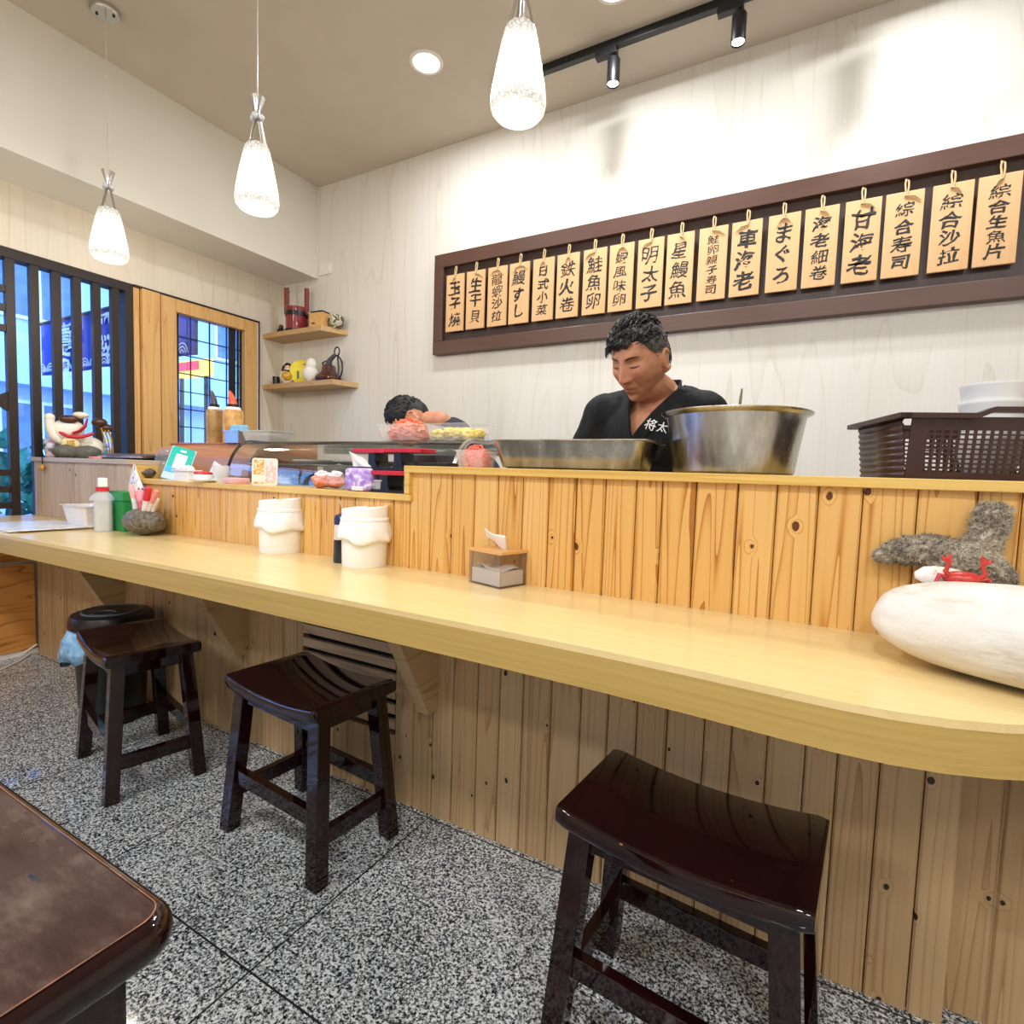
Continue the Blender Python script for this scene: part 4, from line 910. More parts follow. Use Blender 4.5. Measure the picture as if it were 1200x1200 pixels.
# ================================================================== FLOOR THINGS LEFT
M_binblk = plain('black_bin_plastic', '#0e0f12', 0.35, var=0.1)
M_ringgrey = plain('bin_ring_grey', '#5a6170', 0.35)
bb = thing('black_bin', 'round black floor bin with ringed lid under the counter behind the leftmost stool', 'bin', (-2.475, 1.12, 0))
rb, hb = 0.132, 0.45
mb = MB(); mb.lathe([(0, 0), (rb*0.8, 0), (rb*0.84, 0.01), (rb*0.98, hb-0.05), (0, hb-0.05)], n=48); mb.build('bucket', M_binblk, bb)
mb = MB(); mb.lathe([(rb*1.0, hb-0.06), (rb*1.10, hb-0.055), (rb*1.10, hb-0.03), (rb*1.02, hb-0.008), (rb*0.7, hb), (0, hb)], n=48); lid = mb.build('lid', M_binblk, bb)
mb = MB(); mb.lathe([(rb*0.73, hb-0.001), (rb*0.735, hb+0.003), (rb*0.77, hb+0.003), (rb*0.78, hb-0.002)], n=48); mb.build('lid_ring', M_ringgrey, lid)
mb = MB(); mb.lathe([(rb*0.27, hb), (rb*0.28, hb+0.004), (rb*0.31, hb+0.004), (rb*0.32, hb)], (rb*0.25, -rb*0.33, 0), n=32); mb.build('push_ring', M_ringgrey, lid)
bl = NT('blue_bag_film'); _c = bl.coord(); bl.set(color=bl.ramp(bl.noise(_c, 30, 3), [(0.3, '#5d9fd6'), (0.7, '#a9d2ee')]), rough=0.25); bl.bump(bl.noise(_c, 45, 3), 0.8, 0.01)
def blf(r, z, a):
    k = (hb-0.05-z)/0.17
    return r*(1+0.05*math.sin(a*7+z*40)*k+0.03*math.sin(a*13)*k+0.22*max(0, math.cos(a-3.5))*min(1, k*1.6)), z + 0.05*math.sin(a+2.2)*k + 0.012*math.sin(a*6)*k
mb = MB(); mb.lathe([(rb*1.0, hb-0.055), (rb*1.06, hb-0.07), (rb*1.13, hb-0.11), (rb*1.13, hb-0.16), (rb*1.08, hb-0.21)], n=64, fn=blf); mb.build('liner_bag', bl.m, bb, solid=0.001)
cbl = thing('white_cable', 'thin white cable trailing on the floor by the low cupboard', 'cable', (-3.6, 1.1, 0))
pts = [Vector((x, y, z)) - Vector((-3.6, 1.1, 0)) for x, y, z in [tuple(atz(-60, 800, 0.006)), tuple(atz(0, 785, 0.006)), tuple(atz(22, 775, 0.006)), tuple(atz(36, 766, 0.006)), (-3.63, 1.22, 0.02), (-3.642, 1.285, 0.05)]]
mb = MB(); mb.tube(pts, 0.005, 8); tagc = mb.build('cord', plain('white_cord', '#e9e4da', 0.5), cbl)
# ================================================================== BEHIND AND ON THE LEDGE
M_steel = NT('scuffed_steel'); _t = M_steel; _c = _t.coord(); _n = _t.noise(_t.mapping(_c, (3, 3, 1)), 6, 4, 0.6); _f = _t.noise(_t.mapping(_c, (4, 4, 300)), 1, 2)
_t.set(color=_t.ramp(_n, [(0.35, '#97938a'), (0.55, '#c2c0ba'), (0.75, '#dddcd8')]), metal=1.0, rough=_t.ramp(_t.math('ADD', _n, _t.math('MULTIPLY', _f, 0.15)), [(0.3, (0.42,)*3), (0.8, (0.6,)*3)])); M_steel = _t.m
M_showglass = glass_mat('showcase_glass', (0.93, 0.96, 0.96, 1), 0.10)
M_lacq = plain('black_lacquer', '#0d0d10', 0.3, var=0.1); M_redlac = plain('red_lacquer', '#c01f33', 0.3, var=0.12)

# refrigerated showcase
X0, X1 = -2.15, -1.0
sc_ = thing('sushi_showcase', 'curved glass refrigerated sushi showcase behind the low ledge', 'showcase', (0, 0, 0.93))
def prof(v):                               # curved glass, v 0 bottom front .. 1 top back
    if v < 0.6:
        a = v/0.6*PI/2; return 1.52 - 0.115*math.cos(a), 0.06 + 0.172*math.sin(a)
    return 1.52 + (v-0.6)/0.4*0.10, 0.232
mb = MB(); mb.grid(lambda u, v: Vector((X0+(X1-X0)*u, *prof(v))), 2, 24); mb.build('curved_glass', M_showglass, sc_, angle=80)
mb = MB(); mb.box((X0, 1.40, 0), (X1, 1.94, 0.055), bev=0.004); mb.build('base', plain('showcase_white', '#dfe2e0', 0.4), sc_, smooth=False)
mb = MB(); mb.box((X0, 1.915, 0.055), (X1, 1.94, 0.135)); mb.box((X0, 1.915, 0.2), (X1, 1.94, 0.225)); mb.build('rear_frame', plain('showcase_white', '#dfe2e0', 0.4), sc_, smooth=False)
mb = MB(); mb.box((X0, 1.615, 0.226), (X1, 1.94, 0.238)); mb.build('top_panel', M_showglass, sc_, smooth=False)
mb = MB(); mb.box((X0, 1.612, 0.226), (X1, 1.622, 0.239)); mb.build('top_rail', M_lacq, sc_, smooth=False)
for x, m, r in ((X0, M_lacq, 0.006), (X1, M_chrome, 0.009)):
    mb = MB(); mb.tube([(x, *prof(i/20)) for i in range(21)], r, 8); mb.build('end_frame', m, sc_)
mb = MB(); mb.grid(lambda u, v: Vector((X0+0.002, 1.60-(1.60-prof(u*0.6)[0])*v, prof(u*0.6)[1])), 14, 4); mb.build('end_glass', M_showglass, sc_)
mb = MB(); mb.box((X0+0.01, 1.50, 0.135), (X1-0.01, 1.88, 0.141)); mb.build('inner_shelf', plain('shelf_steel', '#9a9c98', 0.3, 0.6), sc_, smooth=False)
rs = random.Random(11)
for k, (x, col, lab) in enumerate(((-2.0, '#e9ecef', 'white tray of food inside the showcase, far left end'), (-1.83, '#54626f', 'steel tray of dark fish inside the showcase, left of centre'), (-1.62, '#dfe6ea', 'white tray of pale food in the middle of the showcase'), (-1.42, '#dfd6c8', 'cream tray of pale food inside showcase, right of centre'), (-1.2, '#4d5a49', 'dark tray of greens inside the showcase behind the display stands'))):
    ft = thing('food_tray', lab, 'tray', (x, 1.62, 0.986), 0, 'food trays in the showcase')
    tray_basket(ft, 0.075, 0.085, 0.08, 0.09, 0.025, plain('tray_%d' % k, col, 0.3))
    mb = MB()
    mb.ball((0, 0, 0.026), (0.07, 0.075, 0.025), 3, None, rockfn(k*3.3, 0.25, 3.5)); mb.build('food', plain('food_%d' % k, ('#cfc6bd', '#3c4757', '#e3dfd2', '#d9cda9', '#4b5a3a')[k], 0.4, var=0.4, vs=70), ft)
for k, (x, w) in enumerate(((-1.9, 0.1), (-1.6, 0.14))):
    pl = thing('steel_dish', ('shallow pale dish on the upper showcase shelf, left one', 'wide white dish on the upper showcase shelf, right one')[k], 'dish', (x, 1.66, 1.071), 0, 'dishes on the showcase shelf')
    mb = MB(); mb.lathe([(0, 0.004), (w*0.7, 0.004), (w, 0.018), (w*1.02, 0.02), (w, 0.014), (w*0.7, 0), (0, 0)][::-1], n=32); mb.build('dish', M_wplast, pl)

def put(x, y, Y=1.34, z=ZL):
    p = at(x, y, Y); return Vector((p.x, Y, z)), pxm(p, 1)
# low ledge, left to right
q, s = put(170, 556, 1.37); rk = thing('dark_stone', 'small dark stone at the left end of the low ledge', 'stone', q)
mb = MB(); mb.ball((0, 0, 6*s), (14*s, 9*s, 6.5*s), 4, None, rockfn(8.2, 0.13, 2))
for v in mb.bm.verts: v.co.z = max(v.co.z, 0)
mb.build('stone', plain('dark_stone_mat', '#57524a', 0.6, var=0.5, vs=50, bump=0.5, bs=80), rk)
q, s = put(203, 559, 1.335); pay = thing('payment_stand', 'tilted teal and blue payment card stand on the low ledge', 'sign', q, math.radians(50))
Mx = T((0, 0.0, 0), 0, math.radians(-22))
Mx = Matrix.Rotation(math.radians(14), 4, 'Y') @ Mx
mb = MB(); mb.box((-13*s, -0.002, 0), (13*s, 0.001, 42*s), Mx, bev=0.0008); mb.build('acrylic_sheet', plain('pale_blue_card', '#bcd8f2', 0.2, var=0.02), pay, smooth=False)
mb = MB(); mb.prism([(x, z) for x, z in roundrect(-12*s, 9*s, 12*s, 42*s, 3*s)], -0.0035, -0.002, 'y', Mx); mb.build('teal_card', plain('teal_card', '#17bfae', 0.25, var=0.02), pay, smooth=False)
mb = MB(); mb.box((-12*s, -0.0045, 9*s), (12*s, -0.0035, 16*s), Mx); mb.build('blue_band', plain('blue_band', '#35b5ea', 0.25), pay, smooth=False)
mb = MB(); mb.box((-6*s, -0.005, 14*s), (6*s, -0.0036, 33*s), Mx); mb.build('white_field', plain('white_field', '#dce8f6', 0.25), pay, smooth=False)
mb = MB(); mb.box((-3*s, -0.005, 36*s), (3*s, -0.0036, 38.5*s), Mx); mb.build('white_mark', M_wplast, pay, smooth=False)
mb = MB(); mb.box((-11*s, -0.003, 0), (11*s, 0.03, 0.003)); mb.build('foot', plain('pale_blue_card', '#bcd8f2', 0.2), pay, smooth=False)
q, s = put(219, 561, 1.325); wb = thing('white_carton', 'small open white carton with tissue on the low ledge beside payment stand', 'box', q, math.radians(4))
tray_basket(wb, 12*s, 7*s, 13*s, 8*s, 13*s, M_wplast, r=0.004, name='carton')
mb = MB(); mb.ball((0, 0, 12*s), (11*s, 6*s, 6*s), 3, None, rockfn(4, 0.3, 3)); mb.build('tissue', plain('pinkish_tissue', '#efe3e6', 0.8), wb)
q, s = put(240, 562, 1.31); sa = thing('white_saucer', 'flat white saucer under the small white bowl on the low ledge', 'saucer', q)
mb = MB(); mb.lathe([(0, 0), (10*s, 0), (17*s, 2.5*s), (17.5*s, 3*s), (10*s, 1.2*s), (0, 1.2*s)], n=32); mb.build('saucer', M_wplast, sa)
bw_ = thing('white_bowl', 'small white bowl with a red rim lid on the white saucer', 'bowl', q + Vector((-3*s, 0, 1.2*s)))
mb = MB(); mb.lathe([(0, 0), (6*s, 0), (11*s, 5*s), (12*s, 8*s), (0, 7*s)], n=32); mb.build('bowl', M_wplast, bw_)
mb = MB(); mb.lathe([(8*s, 7.8*s), (10.5*s, 8.6*s), (9.5*s, 10.5*s), (4*s, 11.5*s), (0, 11.5*s)], n=32); mb.build('lid', plain('red_lid', '#d3202c', 0.35), bw_)
q, s = put(246, 556, 1.375); cd = thing('white_card', 'blank white card leaning against the left end of the showcase', 'card', q)
mb = MB(); mb.box((-7*s, -0.001, 0), (7*s, 0.001, 24*s), Matrix.Rotation(math.radians(22), 4, 'Y') @ T((0, 0, 0), 0, math.radians(-10))); mb.build('card', plain('white_card', '#eef0f6', 0.5), cd, smooth=False)
q, s = put(259, 562, 1.345); cu = thing('plastic_cups', 'short stack of clear plastic cups on the low ledge before the showcase', 'cups', q)
mb = MB(); mb.lathe([(0, 0), (7*s, 0), (7.5*s, 8*s), (8.2*s, 8*s), (8.4*s, 12*s), (9*s, 12*s), (9.2*s, 20*s), (8.8*s, 20*s), (7*s, 1*s), (0, 1*s)], n=28); mb.build('cups', clearmat('cup_plastic', '#e6eaec', 0.1, 0.5), cu)
q, s = put(277, 564, 1.335); pn = thing('pink_napkins', 'flat pink packet of napkins lying on the low ledge', 'packet', q, math.radians(3))
mb = MB(); mb.box((-13*s, -9*s, 0), (13*s, 9*s, 7*s), bev=1.5*s); mb.build('packet', plain('pink_packet', '#e7b3b4', 0.35, var=0.15, vs=90), pn)
q, s = put(310, 566, 1.325); oc = thing('menu_card', 'small upright orange and white menu card on the low ledge', 'sign', q, math.radians(42))
mb = MB(); mb.prism(roundrect(-14*s, 0, 14*s, 32*s, 3*s), -0.002, 0.002, 'y'); mb.build('acrylic', plain('cream_card', '#f1ebe2', 0.25, var=0.02), oc, smooth=False)
oc.rotation_euler = (math.radians(-6), 0, math.radians(42))
om = NT('orange_print'); _c = om.coord(); om.set(color=om.ramp(om.noise(_c, 130, 2), [(0.4, '#e98a1c'), (0.52, '#f2bd6a'), (0.62, '#f7e6cd')]), rough=0.3)
mb = MB(); mb.box((-12*s, -0.0035, 13*s), (-1*s, -0.002, 30*s)); mb.box((-12*s, -0.0035, 2*s), (-1*s, -0.002, 4*s)); mb.build('orange_panel', om.m, oc, smooth=False)
pm = NT('pink_scrawl'); _c = pm.coord(); pm.set(color=pm.ramp(pm.noise(pm.mapping(_c, (1, 1, 0.5)), 110, 2, 0.5, 1), [(0.45, '#f1e4e2'), (0.56, '#dfb9b8')]), rough=0.3)
mb = MB(); mb.box((1*s, -0.0035, 3*s), (12*s, -0.002, 29*s)); mb.build('pink_panel', pm.m, oc, smooth=False)
for k, (x, lab, sc2) in enumerate(((377, 'clear bag of orange-pink fish slices on the low ledge, left one', 1), (393, 'clear bag of pink fish slices on the low ledge beside the purple pack', 1.05))):
    q, s = put(x, 568, 1.35 + 0.012*k); fb_ = thing('fish_bag', lab, 'bag', q, 0, 'bags of pink fish on the low ledge')
    mb = MB(); mb.ball((0, 0, 9*s), (13*s*sc2, 9*s, 8*s), 4, None, rockfn(6+k, 0.25, 1.3))
    for v in mb.bm.verts: v.co.z = max(v.co.z, 0)
    mb.build('contents', plain('fish_%d' % k, ('#dd8f7d', '#d89a94')[k], 0.3, var=0.4, vs=40), fb_)
    mb = MB(); mb.ball((0, 0.002, 15*s), (10*s, 7*s, 6*s), 3, None, rockfn(9+k, 0.3, 2.5)); mb.build('film', plain('white_film', '#efe6e6', 0.25, var=0.1), fb_)
q, s = put(425, 572, 1.325); tp = thing('purple_tissue_pack', 'purple and white soft pack of tissues on the low ledge', 'tissue pack', q, math.radians(8))
pmx = NT('purple_film'); _c = pmx.coord(); pmx.set(color=pmx.ramp(pmx.noise(_c, 28, 2, 0.5, 1.5), [(0.35, '#9a78cf'), (0.5, '#bfa3e6'), (0.62, '#e9e2f6')]), rough=0.25)
mb = MB(); mb.box((-19*s, -11*s, 0), (19*s, 11*s, 27*s), bev=5*s, seg=4); mb.build('pack', pmx.m, tp)
mb = MB(); mb.box((-7*s, -11.6*s, 1*s), (9*s, -11*s, 6*s)); mb.build('label', plain('pack_label', '#eeeaf0', 0.4, var=0.2, vs=150), tp, smooth=False)
mb = MB(); mb.grid(lambda u, v: Vector(((-14+30*v*(1-0.35*u)-6*u)*s, (2*math.sin(v*6+u*3))*s, (26+20*u*(1-0.35*v))*s)), 8, 10); mb.build('pulled_tissue', plain('white_tissue', '#f3f1ee', 0.9), tp, solid=0.001)
q, s = put(446, 571, 1.345); gb = thing('clear_tub', 'small clear plastic tub beside the purple tissue pack', 'tub', q)
tray_basket(gb, 8*s, 8*s, 10*s, 9*s, 14*s, clearmat('tub_plastic', '#dfe3e2', 0.15, 0.5), r=0.004)
mb = MB(); mb.box((-7*s, -7*s, 1*s), (7*s, 7*s, 9*s), bev=s); mb.build('contents', plain('grey_contents', '#9fa09a', 0.6, var=0.4, vs=90), gb)

# black and red tiered display stands
def geta(label, x0, x1, y, z, stems, h, Y, depth=0.07, base=True, redtop=True):
    t = thing('display_stand', label, 'display stand', (0, Y, z), 0, 'lacquer display stands by the showcase')
    if base: mb = MB(); mb.box((x0+0.01, -depth, 0), (x1, depth, 0.009), bev=0.002); mb.build('foot_board', M_lacq, t, smooth=False)
    for xs in stems:
        mb = MB(); mb.prism([(xs-0.017, 0.008 if base else 0), (xs+0.024, 0.008 if base else 0), (xs+0.015, 0.02), (xs+0.014, h-0.001), (xs-0.014, h-0.001), (xs-0.014, 0.02)], -depth*0.8, depth*0.8, 'y'); mb.build('stem', M_lacq, t, smooth=False)
    mb = MB(); mb.box((x0, -depth, h), (x1, depth, h+0.014), bev=0.003); mb.build('top_board', M_redlac if redtop else M_lacq, t, smooth=False)
    return t
Y0 = 1.352
a, b = at(430, 570, Y0).x, -1.094
st1 = geta('lower black display stand with red board between the purple pack and the step of ledge', at(420, 545, Y0).x, b-0.001, 0, ZL, [at(459, 560, Y0).x], 0.056, Y0, 0.045)
pl = thing('black_board', 'thin black lacquer board lying across the lower display stand', 'board', (0, Y0+0.02, ZL+0.0705))
mb = MB(); mb.box((at(420, 540, Y0).x, -0.055, 0), (at(497, 540, Y0).x, 0.055, 0.010), bev=0.002); mb.build('board', M_lacq, pl, smooth=False)
zt2 = ZL+0.081
geta('upper left red-topped display stand on the thin black board', at(421, 515, Y0).x, at(458, 515, Y0).x, 0, zt2, [at(441, 525, Y0).x], 0.045, Y0+0.01, 0.04, False)
geta('upper right red-topped display stand on the thin black board', at(458.5, 515, Y0).x, at(500, 515, Y0).x, 0, zt2, [at(471, 525, Y0).x], 0.047, Y0+0.01, 0.04, False)
q, s = put(519, 545, 1.345, ZU); bt = thing('black_tray', 'flat black tray on the left end of the high ledge', 'tray', q)
mb = MB(); mb.box((-22*s, -0.05, 0), (20*s, 0.05, 0.012), bev=0.003); mb.build('tray', M_lacq, bt, smooth=False)

# food containers
def strands(n, rx, ry, rz, rad, seed, L=0.03):
    rs = random.Random(seed); mb = MB()
    for k in range(n):
        a = rs.uniform(0, 2*PI); d = math.sqrt(rs.random()); c = Vector((rx*d*math.cos(a), ry*d*math.sin(a), rs.uniform(0.15, 1)*rz*math.sqrt(max(0, 1-0.8*d*d))))
        dr = Vector((rs.gauss(0, 1), rs.gauss(0, 1), rs.gauss(0, 0.35))).normalized()*L*rs.uniform(0.5, 1); b = Vector((rs.gauss(0, 1), rs.gauss(0, 1), rs.gauss(0, 1)))*L*0.2
        mb.tube([c-dr*0.5, c+b, c+dr*0.5], [rad*0.7, rad, rad*0.6], 5)
    return mb
M_tub = clearmat('food_tub_plastic', '#eeeeea', 0.15, 0.2)
q, s = put(479, 515, 1.62, 1.168); oc1 = thing('shredded_carrot_tub', 'clear tub heaped with orange-red shreds on top of the showcase', 'food tub', q)
tray_basket(oc1, 24*s, 20*s, 29*s, 25*s, 18*s, M_tub, r=0.012, name='tub')
strands(420, 24*s, 20*s, 27*s, 0.9*s, 3, 0.03).build('shreds', plain('orange_shreds', '#f08560', 0.4, var=0.2, vs=90), oc1)
mb = MB(); mb.ball((0, 0, 9*s), (24*s, 20*s, 14*s), 4, None, rockfn(12, 0.16, 5)); mb.build('filling', plain('pink_filling', '#ea8a70', 0.5, var=0.3, vs=90), oc1)
q, s = put(537, 518, 1.62, 1.168); oc2 = thing('yellow_omelette_tub', 'clear tub of yellow egg pieces beside the orange-red shreds', 'food tub', q)
tray_basket(oc2, 28*s, 20*s, 32*s, 24*s, 19*s, M_tub, r=0.012, name='tub')
for k in range(8):
    mb = MB(); mb.ball(((-22+6.3*k)*s, (-9, 3, -4, 8)[k % 4]*s, (7.5+1.5*(k % 3))*s), (8.5*s, 8*s, 6*s), 3, None, rockfn(20+k, 0.38, 2.2)); mb.build('egg_piece', plain('yellow_egg', '#f0d848', 0.5, var=0.15, vs=90), oc2)
q, s = put(558, 546, 1.36, ZU); gg = thing('pickled_ginger_tub', 'clear tub overflowing with pink pickled ginger on the high ledge', 'food tub', q)
tray_basket(gg, 17*s, 14*s, 20*s, 17*s, 20*s, M_tub, r=0.008, name='tub')
strands(300, 16*s, 13*s, 27*s, 1.0*s, 8, 0.022).build('ginger', plain('pink_ginger', '#f0705f', 0.4, var=0.2, vs=90), gg)
mb = MB(); mb.ball((0, 0, 10*s), (16*s, 13*s, 14*s), 4, None, rockfn(5, 0.16, 5)); mb.build('filling', plain('pink_ginger', '#f0705f', 0.4), gg)

# steel tray
tr = thing('steel_tray', 'long rectangular steel tray on the high ledge before the chef', 'tray', (-0.592, 1.415, ZU))
mb = MB(); L = []
for a, b, z in ((0.185, 0.058, 0.0), (0.203, 0.07, 0.006), (0.221, 0.088, 0.076), (0.237, 0.104, 0.080), (0.237, 0.104, 0.077)): L.append([(x, y, z) for x, y in roundrect(-a, -b, a, b, 0.03)])
loopring(mb, L); loopring(mb, [L[3], L[2]][1:] + [[(x, y, 0.009) for x, y in roundrect(-0.198, -0.066, 0.198, 0.066, 0.028)]])
f = [mb.bm.verts.new(p) for p in L[0]]; mb.bm.faces.new(f[::-1]); f = [mb.bm.verts.new((x, y, 0.009)) for x, y in roundrect(-0.198, -0.066, 0.198, 0.066, 0.028)]; mb.bm.faces.new(f)
bmesh.ops.remove_doubles(mb.bm, verts=mb.bm.verts, dist=1e-5); mb.build('tray_body', M_steel, tr, angle=45)
# stock pot and ladle
PX, PY = -0.186, 1.475
pot = thing('steel_pot', 'wide dented steel mixing pot on the high ledge right of the chef', 'pot', (PX, PY, ZU))
mb = MB(); mb.lathe([(0, 0), (0.135, 0), (0.143, 0.006), (0.150, 0.06), (0.163, 0.142), (0.176, 0.148), (0.178, 0.152), (0.174, 0.154), (0.160, 0.147), (0.146, 0.055), (0.138, 0.012), (0, 0.010)], n=64); mb.build('pot_body', M_steel, pot, angle=40)
ld = thing('ladle', 'thin steel utensil handle sticking up out of the steel pot', 'utensil', (PX+0.01, PY+0.02, ZU+0.0115))
mb = MB(); mb.tube([(-0.02, 0, 0.012), (-0.004, 0.0, 0.1), (0.0, 0.0, 0.185), (0.002, 0, 0.208)], [0.004, 0.004, 0.0035, 0.002], 8); mb.build('handle', plain('dull_brass', '#8a7d5c', 0.35, 0.8), ld)
mb = MB(); mb.ball((-0.024, 0, 0.012), (0.03, 0.03, 0.012), 3); mb.build('scoop', M_steel, ld)

# brown plastic crate with stacked bowls
M_crate = plain('brown_crate_plastic', '#3a2220', 0.35, var=0.12, vs=40)
cr = thing('plastic_crate', 'dark brown perforated plastic crate on the right end of the high ledge', 'crate', (0.156, 1.322, ZU), math.radians(17))
CW, CD, CH = 0.42, 0.205, 0.118
def perf(fn, nu, nv, hole):
    mb = MB(); V = {}
    def v(i, j):
        if (i, j) not in V: V[i, j] = mb.bm.verts.new(fn(i, j))
        return V[i, j]
    for i in range(nu):
        for j in range(nv):
            if not hole(i, j): mb.bm.faces.new((v(i, j), v(i+1, j), v(i+1, j+1), v(i, j+1)))
    return mb
def coords(m, n_h, a, b, r=0.62):
    "cell borders: margin, then hole/bar pairs, then margin"
    out = [0, a]; p = (b-a)/n_h
    for k in range(n_h): out += [a+p*k+p*r, a+p*(k+1)]
    return out + [m]
def wall(P0, P1, h, nh, nvh, name, two=False):
    W_ = (P1-P0).length; out = (P1-P0).normalized().cross(Vector((0, 0, 1)))
    xs = coords(W_, nh, 0.030, W_*0.47) if two else coords(W_, nh, 0.015, W_-0.015)
    if two: xs = xs[:-1] + [W_*0.53-0.012+k for k in [x-xs[1] for x in xs[1:-1]]] + [W_]
    xs = sorted(set(round(x, 5) for x in xs)); zs = coords(h, nvh, 0.012, h-0.022)
    def fn(i, j): return P0 + (P1-P0)*(xs[i]/W_) + Vector((0, 0, zs[j])) + out*(0.012*zs[j]/h)
    mids = set()
    off = 1
    hs = set(range(1, 1+2*nh, 2)) | (set(range(2*nh+2, 4*nh+2, 2)) if two else set())
    return perf(fn, len(xs)-1, len(zs)-1, lambda i, j: i in hs and j % 2 == 1 and 0 < j < 2*nvh)
A_, B_, C_, D_ = Vector((0, 0, 0.003)), Vector((CW, 0, 0.003)), Vector((CW, CD, 0.003)), Vector((0, CD, 0.003))
wall(A_, B_, CH, 12, 9, 'w', True).build('side_wall', M_crate, cr, smooth=False, solid=0.003)
wall(C_, D_, CH, 12, 9, 'w', True).build('side_wall', M_crate, cr, smooth=False, solid=0.003)
for a, b in ((D_, A_), (B_, C_)):
    mb = MB(); n = 40; out = (b-a).normalized().cross(Vector((0, 0, 1)))
    mb.grid(lambda u, v: a + (b-a)*u + Vector((0, 0, CH*v)) + out*(0.012*v + 0.0015*math.sin(v*2*PI*9)), 2, 90); mb.build('end_wall', M_crate, cr, solid=0.003)
mb = MB(); mb.box((0, 0, 0), (CW, CD, 0.005)); mb.build('floor_panel', M_crate, cr, smooth=False)
mb = MB()
def rim(x): return CH + 0.003 + (0.012 if 0.13 < x < 0.30 else 0.012*max(0, 1-abs(x-(0.13 if x < 0.2 else 0.30))/0.025))
xs = [-0.026+(CW+0.052)*i/60 for i in range(61)]
for y0, y1 in ((-0.028, -0.006), (CD+0.006, CD+0.028)):
    A = [[mb.bm.verts.new((x, y, rim(x)+dz)) for x in xs] for y, dz in ((y0, -0.004), (y0, 0.006), (y1, 0.006), (y1, -0.004))]
    for a in range(4):
        for i in range(60): mb.bm.faces.new((A[a][i], A[a][i+1], A[(a+1) % 4][i+1], A[(a+1) % 4][i]))
    mb.bm.faces.new([A[k][0] for k in range(4)]); mb.bm.faces.new([A[k][-1] for k in range(4)][::-1])
for x0, x1 in ((-0.028, -0.008), (CW+0.008, CW+0.028)): mb.box((x0, -0.028, CH-0.001), (x1, CD+0.028, CH+0.009))
mb.build('rim', M_crate, cr, smooth=False)
M_bowl = plain('white_melamine', '#f1f1ee', 0.25, var=0.02)
qb = at(1163, 470, 1.49); rb_ = pxm(qb, 33)
for k in range(4):
    b_ = thing('stacked_bowl', ('white bowl in the brown crate, lowest of the stack', 'white bowl in the brown crate, second of the stack from below', 'white bowl in the brown crate, second from the top of stack', 'white bowl at the top of the stack in the brown crate')[k], 'bowl', (qb.x, 1.475, ZU+0.0065+0.037*k), 0, 'white bowls stacked in the crate')
    mb = MB(); mb.lathe([(0, 0), (rb_*0.55, 0), (rb_*0.6, 0.004), (rb_*0.9, 0.045), (rb_*0.98, 0.076), (rb_*1.0, 0.078), (rb_*1.0, 0.082), (rb_*0.95, 0.082), (rb_*0.86, 0.047), (rb_*0.5, 0.006), (0, 0.006)], n=48); mb.build('bowl', M_bowl, b_)

# ---- left: brown dome box, bottles, tubs on it
M_brownbox = wood('brown_rolltop', [(0, '#c08a62'), (0.5, '#ae754d'), (1, '#8a5432')], 'x', 'z', 0.6, 14, 5, 0.3, 0.4, rough=0.3)
bx = thing('brown_cabinet', 'round-fronted brown cabinet behind the payment stand carrying two sauce bottles', 'cabinet', (0, 0, 0.93))
zt_ = 1.166-0.93
pr = [(1.56, 0), (1.55, 0.08), (1.565, 0.16), (1.60, 0.205), (1.66, 0.226), (1.66, zt_), (1.94, zt_), (1.94, 0)]
mb = MB(); mb.prism(pr, -3.03, -2.22, 'x'); mb.build('body', M_brownbox, bx, smooth=False)
mb = MB()
for k in range(38): mb.ball((-3.02+0.0215*k, 1.655, zt_-0.002), 0.006, 1)
mb.build('beaded_edge', M_brownbox, bx)
def sauce(label, x0, x1, ytop, body, capc, spout, Y):
    q = at((x0+x1)/2, 517, Y); s = pxm(q, 1); r = (x1-x0)/2*s*0.95; h = (517-ytop)*s; q.z = 1.166
    t = thing('sauce_bottle', label, 'bottle', q, 0, 'sauce bottles on the brown cabinet')
    bm_ = NT('sauce_%s' % body[1:]); c = bm_.coord(); bm_.set(color=bm_.ramp(bm_.noise(c, 22, 4, 0.65), [(0.35, body), (0.65, capc)]), rough=0.3)
    mb = MB(); mb.lathe([(0, 0), (r, 0), (r*1.0, h*0.93), (r*0.93, h*0.98), (r*0.8, h), (0, h)], n=28); mb.build('bottle_body', bm_.m, t)
    mb = MB(); mb.lathe([(0, h), (r*0.78, h), (r*0.7, h*1.07), (0, h*1.07)], n=24); mb.build('neck', M_wplast, t)
    mb = MB(); mb.lathe([(0, h*1.07), (r*0.62, h*1.07), (r*0.62, h*1.15), (0, h*1.15)], n=20); cp = mb.build('cap', M_lacq, t)
    mb = MB(); mb.tube([(0, 0, h*1.13), (-0.1*r, 0, h*1.3), (-0.45*r, 0, h*1.48), (-0.62*r, 0, h*1.56)], [r*0.42, r*0.36, r*0.22, r*0.08], 12); mb.build('spout', plain('spout_%s' % spout[1:], spout, 0.35), cp)
sauce('left sauce bottle with olive brown fill and dark grey spout on the brown cabinet', 242, 260.5, 477, '#8d6a33', '#b3925a', '#3c3f45', 1.74)
sauce('right sauce bottle with amber fill and orange spout on the brown cabinet', 261.5, 285, 477, '#b37a35', '#dcae62', '#d8562f', 1.76)
q, s = put(280, 517, 1.68, 1.166); sbx = thing('steel_bin', 'small steel container holding a blue packet beside the sauce bottles', 'container', q)
tray_basket(sbx, 12*s, 9*s, 13.5*s, 10*s, 14*s, plain('satin_steel', '#a9adb4', 0.3, 0.8), r=0.003)
pk = thing('blue_packet', 'light blue packet standing in the small steel container', 'packet', q + Vector((0, 0, 0.004)))
